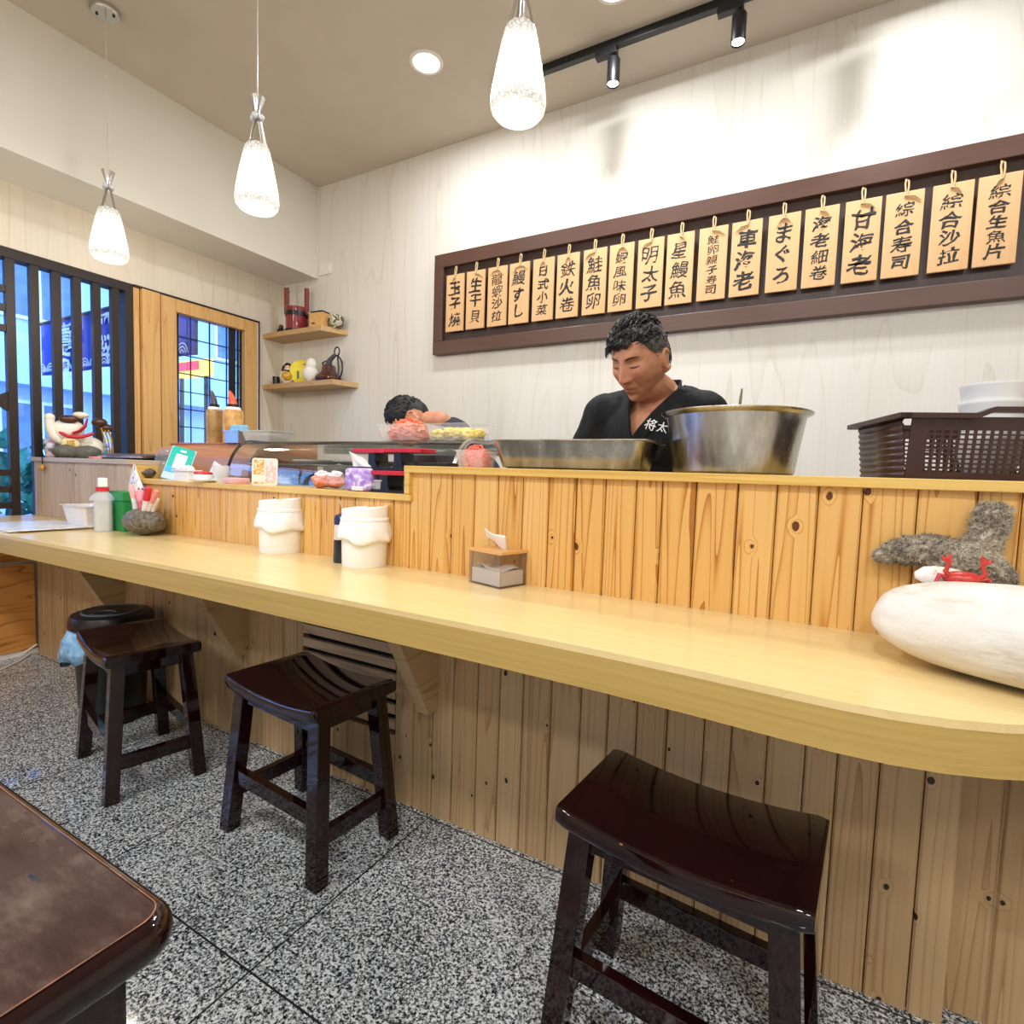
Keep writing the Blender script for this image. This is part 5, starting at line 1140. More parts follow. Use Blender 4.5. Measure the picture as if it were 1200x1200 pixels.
mb = MB(); mb.box((-11*s, -4*s, 0), (11*s, 5*s, 20*s), bev=s); mb.build('packet', plain('light_blue', '#8fcdf0', 0.35, var=0.2, vs=60), pk, smooth=False)
q, s = put(314, 517, 1.68, 1.168); ctn = thing('clear_tray', 'long clear plastic box with dark specks on the left end of showcase top', 'tub', q)
tray_basket(ctn, 21*s, 14*s, 25*s, 17*s, 13*s, clearmat('tub_plastic2', '#dcd8cf', 0.2, 0.55), r=0.006)
mb = MB(); mb.box((-19*s, -12*s, s), (19*s, 12*s, 8*s), bev=2*s); mb.build('contents', plain('speckled_contents', '#8c8378', 0.7, var=0.8, vs=120), ctn)
gd = thing('clear_dome', 'clear plastic dome cover behind the payment stand', 'cover', (at(205, 540, 1.50).x, 1.48, 0.93))
mb = MB(); mb.lathe([(0.075, 0), (0.074, 0.10), (0.06, 0.165), (0.03, 0.195), (0, 0.2)], n=32); mb.build('dome', clearmat('dome_plastic', '#8f9aa6', 0.05, 0.35), gd)

# ---- on the partition top (z = ZPN)
q, s = put(90, 536, 1.42, ZPN)
rkk = thing('figurine_stone', 'grey flat river stone in front of the lucky cat on the end panel', 'stone', q + Vector((0.02, -0.0, 0)), math.radians(62))
for k, (dx, r) in enumerate(((-11*s, 13*s), (7*s, 15*s))):
    mb = MB(); mb.ball((dx, 0, 7.5*s), (r, 9*s, 8*s), 3, None, rockfn(k*4+1, 0.12, 2))
    for v in mb.bm.verts: v.co.z = max(v.co.z, 0)
    mb.build('stone', plain('slate_stone', '#5d5f58', 0.7, var=0.25, vs=30, bump=0.4, bs=60), rkk)
M_cat = plain('cat_glaze', '#efe8dc', 0.25, var=0.03); M_catbr = plain('cat_brown_patch', '#4a2c22', 0.3); M_gold = plain('gilt', '#d9a53c', 0.3, 0.7)
ct = thing('lucky_cat', 'white ceramic lucky cat lying with raised paw, red collar and brown patches, on end panel', 'figurine', q + Vector((-0.05, 0.03, 0)), math.radians(62))
def cb_(c, r, name, m, fn=None): mb = MB(); mb.ball([v*s for v in c], [v*s for v in r], 3, None, fn); return mb.build(name, m, ct)
mb = MB(); mb.ball((4*s, 4*s, 14*s), (21*s, 12*s, 14*s), 3); mb.ball((-2*s, -2*s, 34*s), (17*s, 12*s, 13*s), 3, T((0, 0, 0), 0, 0, -0.25)); mb.build('body', M_cat, ct)
mb = MB(); mb.tube([(-14*s, -6*s, 18*s), (-22*s, -7*s, 26*s), (-25*s, -7*s, 36*s), (-25*s, -7*s, 45*s)], [4*s, 5.5*s, 5*s, 4.5*s], 14); mb.ball((-25*s, -7*s, 46*s), 5*s, 3); mb.build('raised_paw', M_cat, ct)
cb_((-8, -10, 45), (9, 5, 5), 'brown_patch', M_catbr); cb_((3, -6, 51), (8, 6, 4), 'hat', plain('cream_hat', '#e8dcc8', 0.4, var=0.1)); cb_((20, 2, 44), (8, 8, 6), 'ear', M_catbr); cb_((27, 2, 38), (7, 7, 5), 'tail', M_catbr)
mb = MB(); mb.tube([(10*s, -14*s, 47*s), (8*s, -15*s, 38*s), (3*s, -15.5*s, 32*s), (-4*s, -15*s, 29*s)], [2*s, 4*s, 4.5*s, 3*s], 10, flat=0.4); mb.build('ribbon', plain('red_ribbon', '#c8283a', 0.5), ct)
mb = MB(); mb.tube([(-16*s, -11*s, 30*s), (-8*s, -15*s, 25*s), (4*s, -16*s, 25*s), (15*s, -12*s, 30*s)], 2*s, 10); mb.build('collar', plain('red_ribbon', '#c8283a', 0.5), ct)
mb = MB(); mb.ball((-6*s, -13*s, 17*s), (9*s, 3*s, 8*s), 3); cc = mb.build('coin', plain('cream_coin', '#ecdcaa', 0.35), ct)
glyphs('福', 9*s, seed=3, weight=0.01).build('lettering', M_gold, cc, smooth=False, loc=(-6*s, -16.2*s, 17*s))
for k in range(3):
    mb = MB(); mb.tube([((22+3*k)*s, -3*s, 38*s), ((25+3.4*k)*s, -4*s, 24*s), ((28+2.5*k)*s, -4*s, 8*s)], 1.0*s, 6); mb.build('tassel', M_gold, ct)
q2, s2 = put(62, 536, 1.36, ZPN); fl = thing('pink_flowers', 'small pale pink fabric flowers by the raised paw of the lucky cat', 'ornament', q2)
rs = random.Random(9)
for k in range(7):
    mb = MB(); mb.ball((rs.uniform(-9, 8)*s2, rs.uniform(-5, 5)*s2, (4+k*3)*s2), (5.5*s2, 4.5*s2, 4.5*s2), 2, None, rockfn(k, 0.4, 3)); mb.build('blossom', plain('pale_pink_%d' % (k % 2), ('#efd3dc', '#dcd6ea')[k % 2], 0.7), fl)
q3, s3 = put(112, 537, 1.34, ZPN); pc = thing('pink_dish', 'small red and pink paper piece at the right of the figurine stone', 'ornament', q3)
mb = MB(); mb.box((-9*s3, -4*s3, 0), (7*s3, 4*s3, 2.5*s3), bev=s3); mb.build('base', plain('coral_piece', '#d98a7c', 0.5, var=0.4, vs=60), pc)
gq = at(49, 545, 1.277); gs = pxm(gq, 1); go = thing('hanging_gourd', 'tiny golden gourd charm hanging from the end panel cap', 'charm', (gq.x, 1.281, ZPN))
mb = MB(); mb.tube([(0, 0.012, 0.001), (0, -0.002, 0.001), (0, -0.002, -9*gs)], 0.6*gs, 6); mb.build('string', M_lacq, go)
mb = MB(); mb.lathe([(0, -16*gs), (2.4*gs, -15*gs), (3.4*gs, -12.5*gs), (2.2*gs, -10*gs), (0.8*gs, -8*gs), (0, -7.5*gs)], (0, -0.003, 0), 16); mb.build('gourd', plain('gourd_gold', '#c98f35', 0.3, 0.3), go)
for k, (lab, col) in enumerate((('black folder lying on the end panel under the paper pile', '#22242c'), ('loose pile of greyish papers on top of the black folder', '#a39aa6'), ('top brown magazine of the pile beside the sliding window', '#6c5750'))):
    pp = thing(('folder', 'paper_pile', 'magazine')[k], lab, ('folder', 'papers', 'magazine')[k], (at(150+8*k, 530, 1.52).x, 1.53, ZPN+0.010*k+0.0005*k), math.radians(-8+9*k), None)
    mb = MB(); mb.box((-0.2+0.02*k, -0.10, 0), (0.2, 0.10, 0.0095)); mb.build(('cover', 'sheets', 'cover')[k], plain('paperstack_%d' % k, col, 0.4, var=0.25, vs=40), pp, smooth=False)
# ================================================================== CORNER SHELVES
M_shelf = wood('oak_shelf', [(0, '#cfae7e'), (0.5, '#bf9b69'), (1, '#9d7847')], 'x', 'y', 0.7, 14, 5, 0.3, 0.45, rough=0.45)
def shelf(label, z, xc, xe):
    t = thing('corner_shelf', label, 'shelf', (XL, YB, z), 0, 'oak corner shelves')
    mb = MB(); mb.prism([(0, 0), (0, -0.183), (xc-XL, -0.183), (xe-XL, 0)], -0.036, 0, 'z', bev=0.002); mb.build('board', M_shelf, t, smooth=False); return t
zu = at(345, 386, 2.70).z; zl = at(345, 448, 2.70).z
xcu = at(376, 382, 2.692).x; xcl = at(390, 441, 2.692).x
shelf('upper oak corner shelf holding the red lacquer bucket', zu, xcu, -2.987)
shelf('lower oak corner shelf holding the small ornaments', zl, xcl, -2.88)
def put8(x, Y, z):
    p = at(x, 390, Y); p.z = z; return p, pxm(p, 1)
M_redl = wood('red_lacquer_staves', [(0, '#8f2a2c'), (0.5, '#7a2024'), (1, '#551417')], 'z', 'x', 1, 40, 4, 0.3, 0.3, rough=0.25, coat=0.4)
q, s = put8(347.5, 2.775, zu); bu = thing('lacquer_bucket', 'red lacquered bucket with two tall upright handles on the upper corner shelf', 'bucket', q, 0.5)
mb = MB(); mb.lathe([(0, 0), (11.5*s, 0), (12.5*s, 28*s), (11.5*s, 28*s), (11*s, 2*s), (0, 2*s)], n=36); mb.build('tub', M_redl, bu)
for z0, z1 in ((0.5, 2.5), (18, 23)):
    mb = MB(); mb.lathe([(12.3*s, z0*s), (12.9*s, z0*s), (12.9*s, z1*s), (12.3*s, z1*s)], n=36); mb.build('hoop', M_lacq, bu)
for sx in (-1, 1):
    mb = MB(); mb.prism([(-4*s, 20*s), (4*s, 20*s), (4.6*s, 48*s), (3.5*s, 53*s), (-4.6*s, 50*s)], sx*10.5*s, sx*13*s, 'x'); mb.build('handle', M_redl, bu, smooth=False)
q, s = put8(329, 2.77, zu); f1 = thing('dark_figurine', 'tiny dark figurine with a red cap left of the lacquer bucket', 'figurine', q)
mb = MB(); mb.ball((0, 0, 4*s), (4.5*s, 4*s, 4.2*s), 3); mb.build('body', M_lacq, f1); mb = MB(); mb.ball((0.5*s, 0, 9*s), (2.8*s, 2.8*s, 2.8*s), 3); mb.build('head', plain('dull_red', '#7c3038', 0.5), f1)
q, s = put8(370, 2.835, zu); j = thing('glass_jar', 'round glass jar with domed lid behind the wooden box on upper shelf', 'jar', q)
mb = MB(); mb.lathe([(0, 0), (7.5*s, 0), (8.5*s, 3*s), (8.5*s, 20*s), (0, 20*s)], n=28); mb.build('jar', clearmat('jar_glass', '#b9b4aa', 0.06, 0.55), j)
mb = MB(); mb.lathe([(9*s, 20*s), (9*s, 22*s), (6*s, 25*s), (1.5*s, 27*s), (1.5*s, 29*s), (0, 29.5*s)], n=28); mb.build('lid', plain('glass_lid', '#d3d4d2', 0.1, 0.3), j)
q, s = put8(375, 2.745, zu); bxx = thing('wooden_box', 'small pale wooden box with black top on the upper corner shelf', 'box', q, 0.1)
mb = MB(); mb.box((-10*s, -7*s, 0), (10*s, 7*s, 16*s), bev=0.3*s); mb.build('box', plain('pale_beech', '#d9a768', 0.5, var=0.08), bxx, smooth=False)
mb = MB(); mb.box((-9*s, -6*s, 16*s), (9*s, 6*s, 18*s)); mb.build('black_top', M_lacq, bxx, smooth=False)
mb = MB(); mb.box((-6*s, -7.3*s, 3*s), (-1.5*s, -7*s, 4.6*s)); mb.build('burn_mark', M_catbr, bxx, smooth=False)
q, s = put8(394, 2.80, zu); vb = thing('painted_pot', 'small round dark pot painted with cream flowers at the right end of upper shelf', 'pot', q)
vm = NT('painted_glaze'); _c = vm.coord(); vm.set(color=vm.ramp(vm.noise(_c, 22, 2, 0.5, 1.2), [(0.46, '#4e5347'), (0.52, '#e7e0c4'), (0.62, '#c9b98a'), (0.68, '#7f93a8')]), rough=0.25)
mb = MB(); mb.lathe([(0, 0), (5*s, 0), (8.5*s, 4*s), (9.3*s, 8.5*s), (8*s, 13*s), (4.5*s, 15.5*s), (4*s, 14.5*s), (0, 14*s)], n=32); mb.build('pot', vm.m, vb)
# lower shelf
q, s = put8(324, 2.76, zl); k1 = thing('black_cup', 'small black speckled cup at the left end of the lower shelf', 'cup', q)
mb = MB(); mb.lathe([(0, 0), (3.8*s, 0), (4.2*s, 10*s), (3.6*s, 10*s), (3.4*s, 1*s), (0, 1*s)], n=24); mb.build('cup', plain('black_speckle', '#221e1c', 0.3, var=0.8, vs=90), k1)
q, s = put8(337, 2.735, zl); dr = thing('round_doll', 'small white and gold bearded wise man doll on the lower shelf', 'figurine', q, math.radians(50))
mb = MB(); mb.lathe([(0, 0), (4*s, 0.5*s), (8*s, 5*s), (8.5*s, 9*s), (6.5*s, 14*s), (4.5*s, 17*s), (0, 17.5*s)], n=28); mb.build('body', M_cat, dr)
mb = MB(); mb.ball((0, -5*s, 8.5*s), (6.2*s, 3.8*s, 6*s), 3); mb.build('gold_front', plain('gold_glaze', '#c99a22', 0.25), dr)
mb = MB(); mb.ball((0.5*s, -1*s, 18.5*s), (3.6*s, 3.6*s, 4.2*s), 3); mb.build('head', plain('doll_skin', '#d9b07f', 0.4), dr)
mb = MB(); mb.ball((0.5*s, 0, 20.5*s), (4.2*s, 3.9*s, 4*s), 3); mb.tube([(-4*s, -2*s, 20*s), (-5*s, -3.5*s, 15*s), (0.5*s, -5.2*s, 13.5*s), (6*s, -3.5*s, 15*s), (5*s, -2*s, 20*s)], [1.2*s, 1.8*s, 2.2*s, 1.8*s, 1.2*s], 10); mb.build('hood', M_lacq, dr)
q, s = put8(355, 2.79, zl); fa = thing('yellow_fan_plate', 'bright yellow half-round plate standing behind the white bird', 'plate', q, math.radians(48))
mb = MB(); mb.lathe([(0, -0.4*s), (14*s, -0.4*s), (14.3*s, 0.4*s), (12*s, 0.9*s), (0, 0.9*s)], (0, 0, 0), 40, T((0, 0, 14*s), 0, PI/2)); mb.build('plate', plain('bright_yellow', '#e8d51a', 0.4, var=0.08), fa)
mb = MB(); mb.box((-6*s, -1.4*s, 6*s), (-4*s, -0.8*s, 15*s)); mb.build('dark_mark', M_lacq, fa, smooth=False)
q, s = put8(364, 2.745, zl); bd = thing('white_bird_figurine', 'plump white bird figurine in front of the yellow plate', 'figurine', q)
mb = MB()
mb.ball((0, 0, 10*s), (9.5*s, 8*s, 10*s), 4, None, rockfn(2, 0.05, 4)); mb.ball((1.5*s, 0, 20*s), (6.5*s, 6*s, 8*s), 3)
for v in mb.bm.verts: v.co.z = max(v.co.z, 0)
mb.build('body', plain('feather_white', '#efece4', 0.7, var=0.05, bump=0.6, bs=120), bd)
mb = MB(); mb.tube([(-4*s, -3*s, 21*s), (-9*s, -4*s, 20*s)], [1.5*s, 0.2*s], 8); mb.build('beak', plain('ochre_beak', '#c89a4a', 0.4), bd)
q, s = put8(388, 2.77, zl); tp2 = thing('brown_ornament', 'dark brown glazed teapot ornament with looped wire handle on lower shelf', 'ornament', q)
M_brgl = plain('brown_glaze', '#4a2622', 0.2, var=0.3, vs=30, coat=0.5)
mb = MB(); mb.lathe([(0, 0), (13*s, 0), (15*s, 3*s), (14*s, 6*s), (11*s, 8.5*s), (8*s, 12*s), (7.5*s, 17*s), (6*s, 19*s), (0, 19*s)], (-3*s, 0, 0), 36, fn=lambda r, z, a: (r*(1+0.06*math.sin(a*5)), z)); mb.build('body', M_brgl, tp2)
mb = MB(); mb.tube([(-4*s, 0, 19*s), (0, -1*s, 25*s), (8*s, -1*s, 30*s)], [4*s, 3*s, 2.2*s], 12); mb.build('spout', plain('steel_spout', '#6b6f76', 0.25, 0.6), tp2)
mb = MB(); mb.tube([(6*s + 13*s*math.cos(a), 0, 15*s + 15*s*math.sin(a)) for a in [-1.2+2.9*i/20 for i in range(21)]], 0.9*s, 8); mb.tube([(10*s + 4*s*math.cos(a), 0, 34*s + 5*s*math.sin(a)) for a in [2*PI*i/16 for i in range(17)]], 0.8*s, 8)
mb.tube([(12*s, 0, 0.5*s), (13*s, 0, 14*s), (11*s, 0, 30*s)], 0.9*s, 8); mb.build('wire_handle', M_lacq, tp2)
mb = MB(); mb.tube([(-9*s, -2*s, 17*s), (-10*s, -3*s, 22*s), (-4*s, -3*s, 24*s)], [1.5*s, 1*s, 0.6*s], 8); mb.build('twig', M_lacq, tp2)
# ================================================================== PEOPLE
from mathutils.bvhtree import BVHTree
def sm(a, b, x):
    t = max(0.0, min(1.0, (x-a)/(b-a))); return t*t*(3-2*t)
def g2(x, z, cx, cz, sx, sz): return math.exp(-((x-cx)/sx)**2 - ((z-cz)/sz)**2)
def head_point(u, asym=0.0):
    "unit direction -> point on the head; face towards -Y, up +Z, origin mid-head"
    x, y, z = u.x*0.076, u.y*0.097, u.z*0.120
    if z > 0: z *= 0.98; 
    low = sm(-0.005, -0.115, z)
    x *= 1 - 0.34*low**1.2
    if y > 0: y *= 1 - 0.45*low
    if y < 0:
        fr = sm(0.0, -0.07, y)
        y += 0.010*sm(-0.06, -0.097, y)*(1 - abs(z)/0.12)                  # flatter face plane
        y -= 0.016*sm(-0.06, -0.115, z)*fr                                # chin forward
        y += fr*0.006*sm(0.045, 0.10, z)                                  # forehead leans back
        d = 0
        d += 0.0050*g2(abs(x), z, 0.026, 0.037, 0.026, 0.010)              # brow ridge
        d -= 0.0125*g2(abs(x), z, 0.033, 0.019, 0.020, 0.013)             # sockets
        d += 0.0078*g2(abs(x), z, 0.033, 0.015, 0.014, 0.008)             # lids
        d -= 0.0025*g2(abs(x), z, 0.033, 0.004, 0.016, 0.004)             # under-eye crease
        d += 0.0065*g2(abs(x), z, 0.047, -0.010, 0.020, 0.018)            # cheekbones
        nz = sm(0.034, -0.026, z)*(1-sm(-0.027, -0.040, z))
        d += (0.006 + 0.021*nz)*math.exp(-(x/(0.0085+0.006*nz))**2)*sm(0.045, 0.025, z)*(1-sm(-0.028, -0.042, z))
        d += 0.0090*g2(abs(x), z, 0.0145, -0.027, 0.0075, 0.008)          # nostril wings
        d -= 0.0042*math.exp(-((abs(x)-(0.026+0.22*max(0, -0.03-z)))/0.0055)**2)*sm(-0.022, -0.032, z)*(1-sm(-0.055, -0.068, z))   # folds
        d += 0.0075*g2(x, z, 0, -0.052, 0.019, 0.0065) + 0.0080*g2(x, z, 0, -0.0655, 0.017, 0.0065)   # lips
        d -= 0.0062*g2(x, z + 7.0*x*x, 0, -0.0580, 0.027, 0.0024)
        d -= 0.0045*g2(x, z, 0, -0.0775, 0.020, 0.005)
        d += 0.0085*g2(x, z, 0, -0.098, 0.022, 0.014)                     # chin
        y -= d*fr
    return Vector((x, y, z))
def head_mb(mb, M, sub=6):
    vs = bmesh.ops.create_icosphere(mb.bm, subdivisions=sub, radius=1)['verts']
    for v in vs: v.co = M @ head_point(v.co.normalized())
    for s in (-1, 1):                                                      # ears
        for k in range(12):
            a = -0.5 + 2*PI*0.72*k/11
            p = Vector((s*0.081, 0.014 + 0.016*math.cos(a+1.2), -0.004 + 0.029*math.sin(a+1.2)))
            mb.ball((0, 0, 0), 0.0062, 2, M @ Matrix.Translation(p))
        mb.ball((0, 0, 0), (0.006, 0.014, 0.025), 2, M @ T((s*0.076, 0.014, -0.004)))
        mb.ball((0, 0, 0), (0.006, 0.007, 0.009), 2, M @ T((s*0.078, 0.005, -0.034)))
def limb(mb, pts, rs, n=18):
    "smooth tapered limb through joints"
    P, R = [], []; k = len(pts)
    for i in range(k-1):
        for j in range(8):
            t = j/8; P.append(Vector(pts[i]).lerp(Vector(pts[i+1]), t)); R.append(rs[i] + (rs[i+1]-rs[i])*(t*t*(3-2*t)))
    P.append(Vector(pts[-1])); R.append(rs[-1])
    mb.tube(P, R, n)
    for p, r in zip(pts, rs): mb.ball(p, r, 3)
def hand(mb, wrist, d, side, palm_n):
    "wrist point, direction of the fingers, side (+1/-1 thumb side), palm normal"
    d = Vector(d).normalized(); nrm = Vector(palm_n); nrm = (nrm - d*nrm.dot(d)).normalized(); w = d.cross(nrm).normalized()*side
    wrist = Vector(wrist)
    for i in range(4):
        a = (-0.030+0.020*i); root = wrist + d*0.03 + w*a*0.6; kn = wrist + d*(0.088-0.004*abs(i-1.5)) + w*a
        L = (0.060, 0.076, 0.082, 0.072)[i]*0.93; c = 0.5+0.06*i
        mb.tube([root, kn], [0.013, 0.0115], 10); mb.ball(kn, 0.0112, 2)
        p = kn; dd = d.copy()
        pts, rr = [p], [0.0098]
        for s_, fr in ((0.45, 0.30), (0.30, 0.55), (0.25, 0.55)):
            dd = (dd*math.cos(fr) + nrm*math.sin(fr)).normalized(); p = p + dd*L*s_; pts.append(p); rr.append(rr[-1]-0.0009)
        mb.tube(pts, rr, 10); mb.ball(pts[-1], rr[-1], 2)
    b = wrist + d*0.022 + w*0.028; t1 = b + (d*0.6 + w*0.75 + nrm*0.25).normalized()*0.042; t2 = t1 + (d*0.85 + w*0.25 + nrm*0.35).normalized()*0.030; t3 = t2 + (d*0.9 + nrm*0.45).normalized()*0.024
    mb.tube([wrist + d*0.012, b, t1, t2, t3], [0.014, 0.0145, 0.0115, 0.0102, 0.0085], 10); mb.ball(t3, 0.0085, 2)
    mb.ball((0, 0, 0), 0.02, 2, Matrix.Translation(wrist + d*0.05 + w*0.0))
def remeshed(mb, voxel, it=4, fac=0.5):
    me = bpy.data.meshes.new('tmp'); mb.bm.to_mesh(me); mb.bm.free(); o = bpy.data.objects.new('tmp', me); C.objects.link(o)
    m = o.modifiers.new('r', 'REMESH'); m.mode = 'VOXEL'; m.voxel_size = voxel
    if it: s = o.modifiers.new('s', 'SMOOTH'); s.factor = fac; s.iterations = it
    dg = bpy.context.evaluated_depsgraph_get(); res = bpy.data.meshes.new_from_object(o.evaluated_get(dg))
    bpy.data.objects.remove(o); bpy.data.meshes.remove(me)
    out = MB(); out.bm.free(); out.bm = bmesh.new(); out.bm.from_mesh(res); bpy.data.meshes.remove(res); return out
def skin_mat(name, M):
    t = NT(name); c = t.coord()
    mp = t.n('ShaderNodeMapping', vector_type='TEXTURE'); t.l(c, mp.inputs[0]); loc, rot, sc = M.decompose()
    mp.inputs['Location'].default_value = loc; mp.inputs['Rotation'].default_value = rot.to_euler(); mp.inputs['Scale'].default_value = sc
    s = t.n('ShaderNodeSeparateXYZ'); t.l(mp.outputs[0], s.inputs[0]); X, Y, Z = s.outputs
    def blob(cx, cz, sx, sz):
        a = t.math('POWER', t.math('DIVIDE', t.math('SUBTRACT', t.math('ABSOLUTE', X), cx), sx), 2.0); b = t.math('POWER', t.math('DIVIDE', t.math('SUBTRACT', Z, cz), sz), 2.0)
        return t.math('MULTIPLY', t.math('POWER', 2.718, t.math('MULTIPLY', t.math('ADD', a, b), -1.0)), t.math('LESS_THAN', Y, -0.045))
    col = t.ramp(t.noise(c, 40, 3), [(0.3, '#b77a5c'), (0.7, '#cb9070')])
    col = t.mix(t.math('MULTIPLY', blob(0.042, -0.008, 0.02, 0.018), 0.35), col, srgb('#bf6a55'))
    col = t.mix(t.math('MULTIPLY', blob(0.0, -0.026, 0.018, 0.014), 0.4), col, srgb('#bd6b55'))
    col = t.mix(t.math('MULTIPLY', t.math('ADD', blob(0.0, -0.052, 0.024, 0.0065), blob(0.0, -0.0645, 0.021, 0.0065), clamp=True), 0.75), col, srgb('#94504a'))
    col = t.mix(t.math('MULTIPLY', blob(0.0, -0.095, 0.035, 0.016), 0.25), col, srgb('#8a6a58'))
    t.set(color=col, rough=0.5, spec=0.35, sss=0.05); t.bump(t.noise(c, 350, 2), 0.06, 0.002)
    t.b.inputs['Subsurface Radius'].default_value = (0.01, 0.004, 0.002)
    return t.m
def hair_mat(name, grey):
    t = NT(name); c = t.coord(); n = t.noise(t.mapping(c, (90, 90, 30)), 1.6, 3, 0.7); big = t.noise(c, 16, 2)
    f = t.math('ADD', t.math('MULTIPLY', n, 0.7), t.math('MULTIPLY', big, 0.3))
    t.set(color=t.ramp(f, [(0.38, '#0d0d0e'), (0.48, '#1b1b1d'), (0.57, '#46464a' if grey else '#232225'), (0.66, '#a09e9b' if grey else '#39373a')]), rough=0.5, spec=0.3)
    t.bump(n, 0.5, 0.006); return t.m
def hair_pieces(M, root, mat, seed, fringe=True, thin=False, side_mat=None):
    rs = random.Random(seed)
    def line(u):                                                           # hairline height by azimuth
        az = math.atan2(u.x, -u.y)
        a = abs(az)
        if fringe and az > -0.5 and a < 0.95: return 0.066 + 0.010*sm(-0.5, 0.7, az) - 0.006*sm(0.75, 0.95, az)
        if fringe and az > 0 and a < 1.35: return 0.070 - (a-0.95)/0.4*0.048
        if a < 0.75: return 0.066 + 0.006*math.cos(az*4)
        if a < 1.35: return 0.066 - (a-0.75)/0.6*0.044
        if a < 1.95: return 0.022 + 0.004*math.sin((a-1.35)*9)
        return 0.022 - sm(1.95, 2.4, a)*0.085
    mb = MB(); vs = bmesh.ops.create_icosphere(mb.bm, subdivisions=5, radius=1)['verts']; kill = []
    for v in vs:
        u = v.co.normalized(); p = head_point(u); e = p.z - line(u)
        az = abs(math.atan2(u.x, -u.y)); top = sm(0.02, 0.09, p.z)
        th = (0.003 + 0.012*top)*sm(-0.004, 0.016, e) - 0.003*(1-sm(-0.004, 0.004, e))
        if thin: th = th*0.55 + 0.001
        th += 0.0035*fbm((u.x*22, u.y*6, u.z*14))*sm(0, 0.02, e)*(0.3+top)
        v.co = M @ (p + u*th)
        if e < -0.006: kill.append(v)
    bmesh.ops.delete(mb.bm, geom=kill, context='VERTS')
    cap = mb.build('hair', mat, root, angle=60)
    if side_mat:
        cap.data.materials.append(side_mat); Mi = M.inverted()
        for f in cap.data.polygons:
            q = Mi @ f.center; a_ = abs(math.atan2(q.x, -q.y)); lim = 0.062 - 0.02*sm(1.3, 2.6, a_) + 0.014*fbm(q*60)
            if a_ > 0.8 and q.z < lim: f.material_index = 1
    mb = MB(); n = 420 if fringe else 200
    for k in range(n):                                                     # short locks lying over the cap
        az = rs.uniform(-PI, PI); el = rs.uniform(0.15, 1.5)
        u = Vector((math.sin(az)*math.cos(el), -math.cos(az)*math.cos(el), math.sin(el)))
        p = head_point(u)
        if p.z < line(u) + 0.006: continue
        if side_mat and p.z < 0.055 and abs(az) > 0.85: continue
        flow = Vector((-0.45, -0.9, 0.1)) if p.z > 0.06 else Vector((0.1, 0.35, -1))
        flow = flow + Vector((rs.gauss(0, 0.25), rs.gauss(0, 0.25), rs.gauss(0, 0.15))); flow = (flow - u*flow.dot(u)).normalized()
        top = sm(0.02, 0.09, p.z); L = (0.014 + 0.026*top)*rs.uniform(0.7, 1.2)*(0.6 if thin else 1); lift = (0.005+0.016*top)*(0.6 if thin else 1)
        q = [p + u*lift*0.7, p + flow*L*0.5 + u*(lift + 0.003), p + flow*L + u*(lift*0.85 - 0.12*L)]
        r = 0.0022*rs.uniform(0.7, 1.3)
        mb.tube([M @ x for x in q], [r, r*1.1, r*0.25], 5)
    if fringe:                                                             # fringe swept to one side over the forehead
        for k in range(46):
            x0 = rs.uniform(-0.060, 0.045); u = Vector((x0/0.076*0.8, -0.72, 0.66)).normalized(); p = head_point(u); L = rs.uniform(0.026, 0.040)*(1.0 if x0 < -0.01 else 0.72 if x0 < 0.015 else 0.45)
            a = p + u*0.014 + Vector((0, 0.004, 0.004)); b = a + Vector((-0.008, -0.012, -0.010)); c = b + Vector((-0.012, 0.002, -L*0.8))
            mb.tube([M @ y for y in (a, b, c)], [0.0030, 0.0033, 0.0006], 6)
    mb.build('hair_locks', mat, root)
    if side_mat:                                                           # greying cropped sides
        mb = MB()
        for k in range(700):
            s = rs.choice((-1, 1)); az = s*rs.uniform(1.05, 2.5); el = rs.uniform(-0.35, 0.5)
            u = Vector((math.sin(az)*math.cos(el), -math.cos(az)*math.cos(el), math.sin(el))); p = head_point(u)
            if p.z < line(u)-0.002 or p.z > 0.066: continue
            fl = Vector((rs.gauss(0, 0.2), 0.5+rs.gauss(0, 0.2), -1)); fl = (fl - u*fl.dot(u)).normalized(); L = rs.uniform(0.006, 0.011)
            mb.tube([M @ x for x in (p + u*0.004, p + u*0.007 + fl*L*0.5, p + u*0.006 + fl*L)], [0.0011, 0.0011, 0.0003], 4)
        mb.build('grey_sides', side_mat, root)
M_brow = plain('eyebrow_hair', '#1d1714', 0.7)
def face_bits(M, root):
    for s in (-1, 1):
        mb = MB()
        pts = []
        for i in range(9):
            t = i/8; x = s*(0.014 + 0.036*t); z = 0.0335 + 0.006*math.sin(t*PI*0.75) - 0.002*t; u = Vector((x/0.076, -0.8, z/0.12)).normalized()
            pts.append(surf(u, x, z) + Vector((0, -0.0012, 0)))
        mb.tube([M @ p for p in pts], [0.0018, 0.003, 0.0036, 0.0036, 0.0034, 0.003, 0.0026, 0.0018, 0.0008], 8, flat=0.6); mb.build('eyebrow', M_brow, root)
        mb = MB(); pts = []
        for i in range(9):
            t = i/8; x = s*(0.019 + 0.029*t); z = 0.0105 - 0.0030*math.sin(t*PI) + 0.001*t; pts.append(surf(None, x, z) + Vector((0, -0.0004, 0)))
        mb.tube([M @ p for p in pts], [0.0005, 0.0011, 0.0014, 0.0015, 0.0015, 0.0014, 0.0012, 0.001, 0.0004], 6); mb.build('eyelashes', M_brow, root)
_HB = None
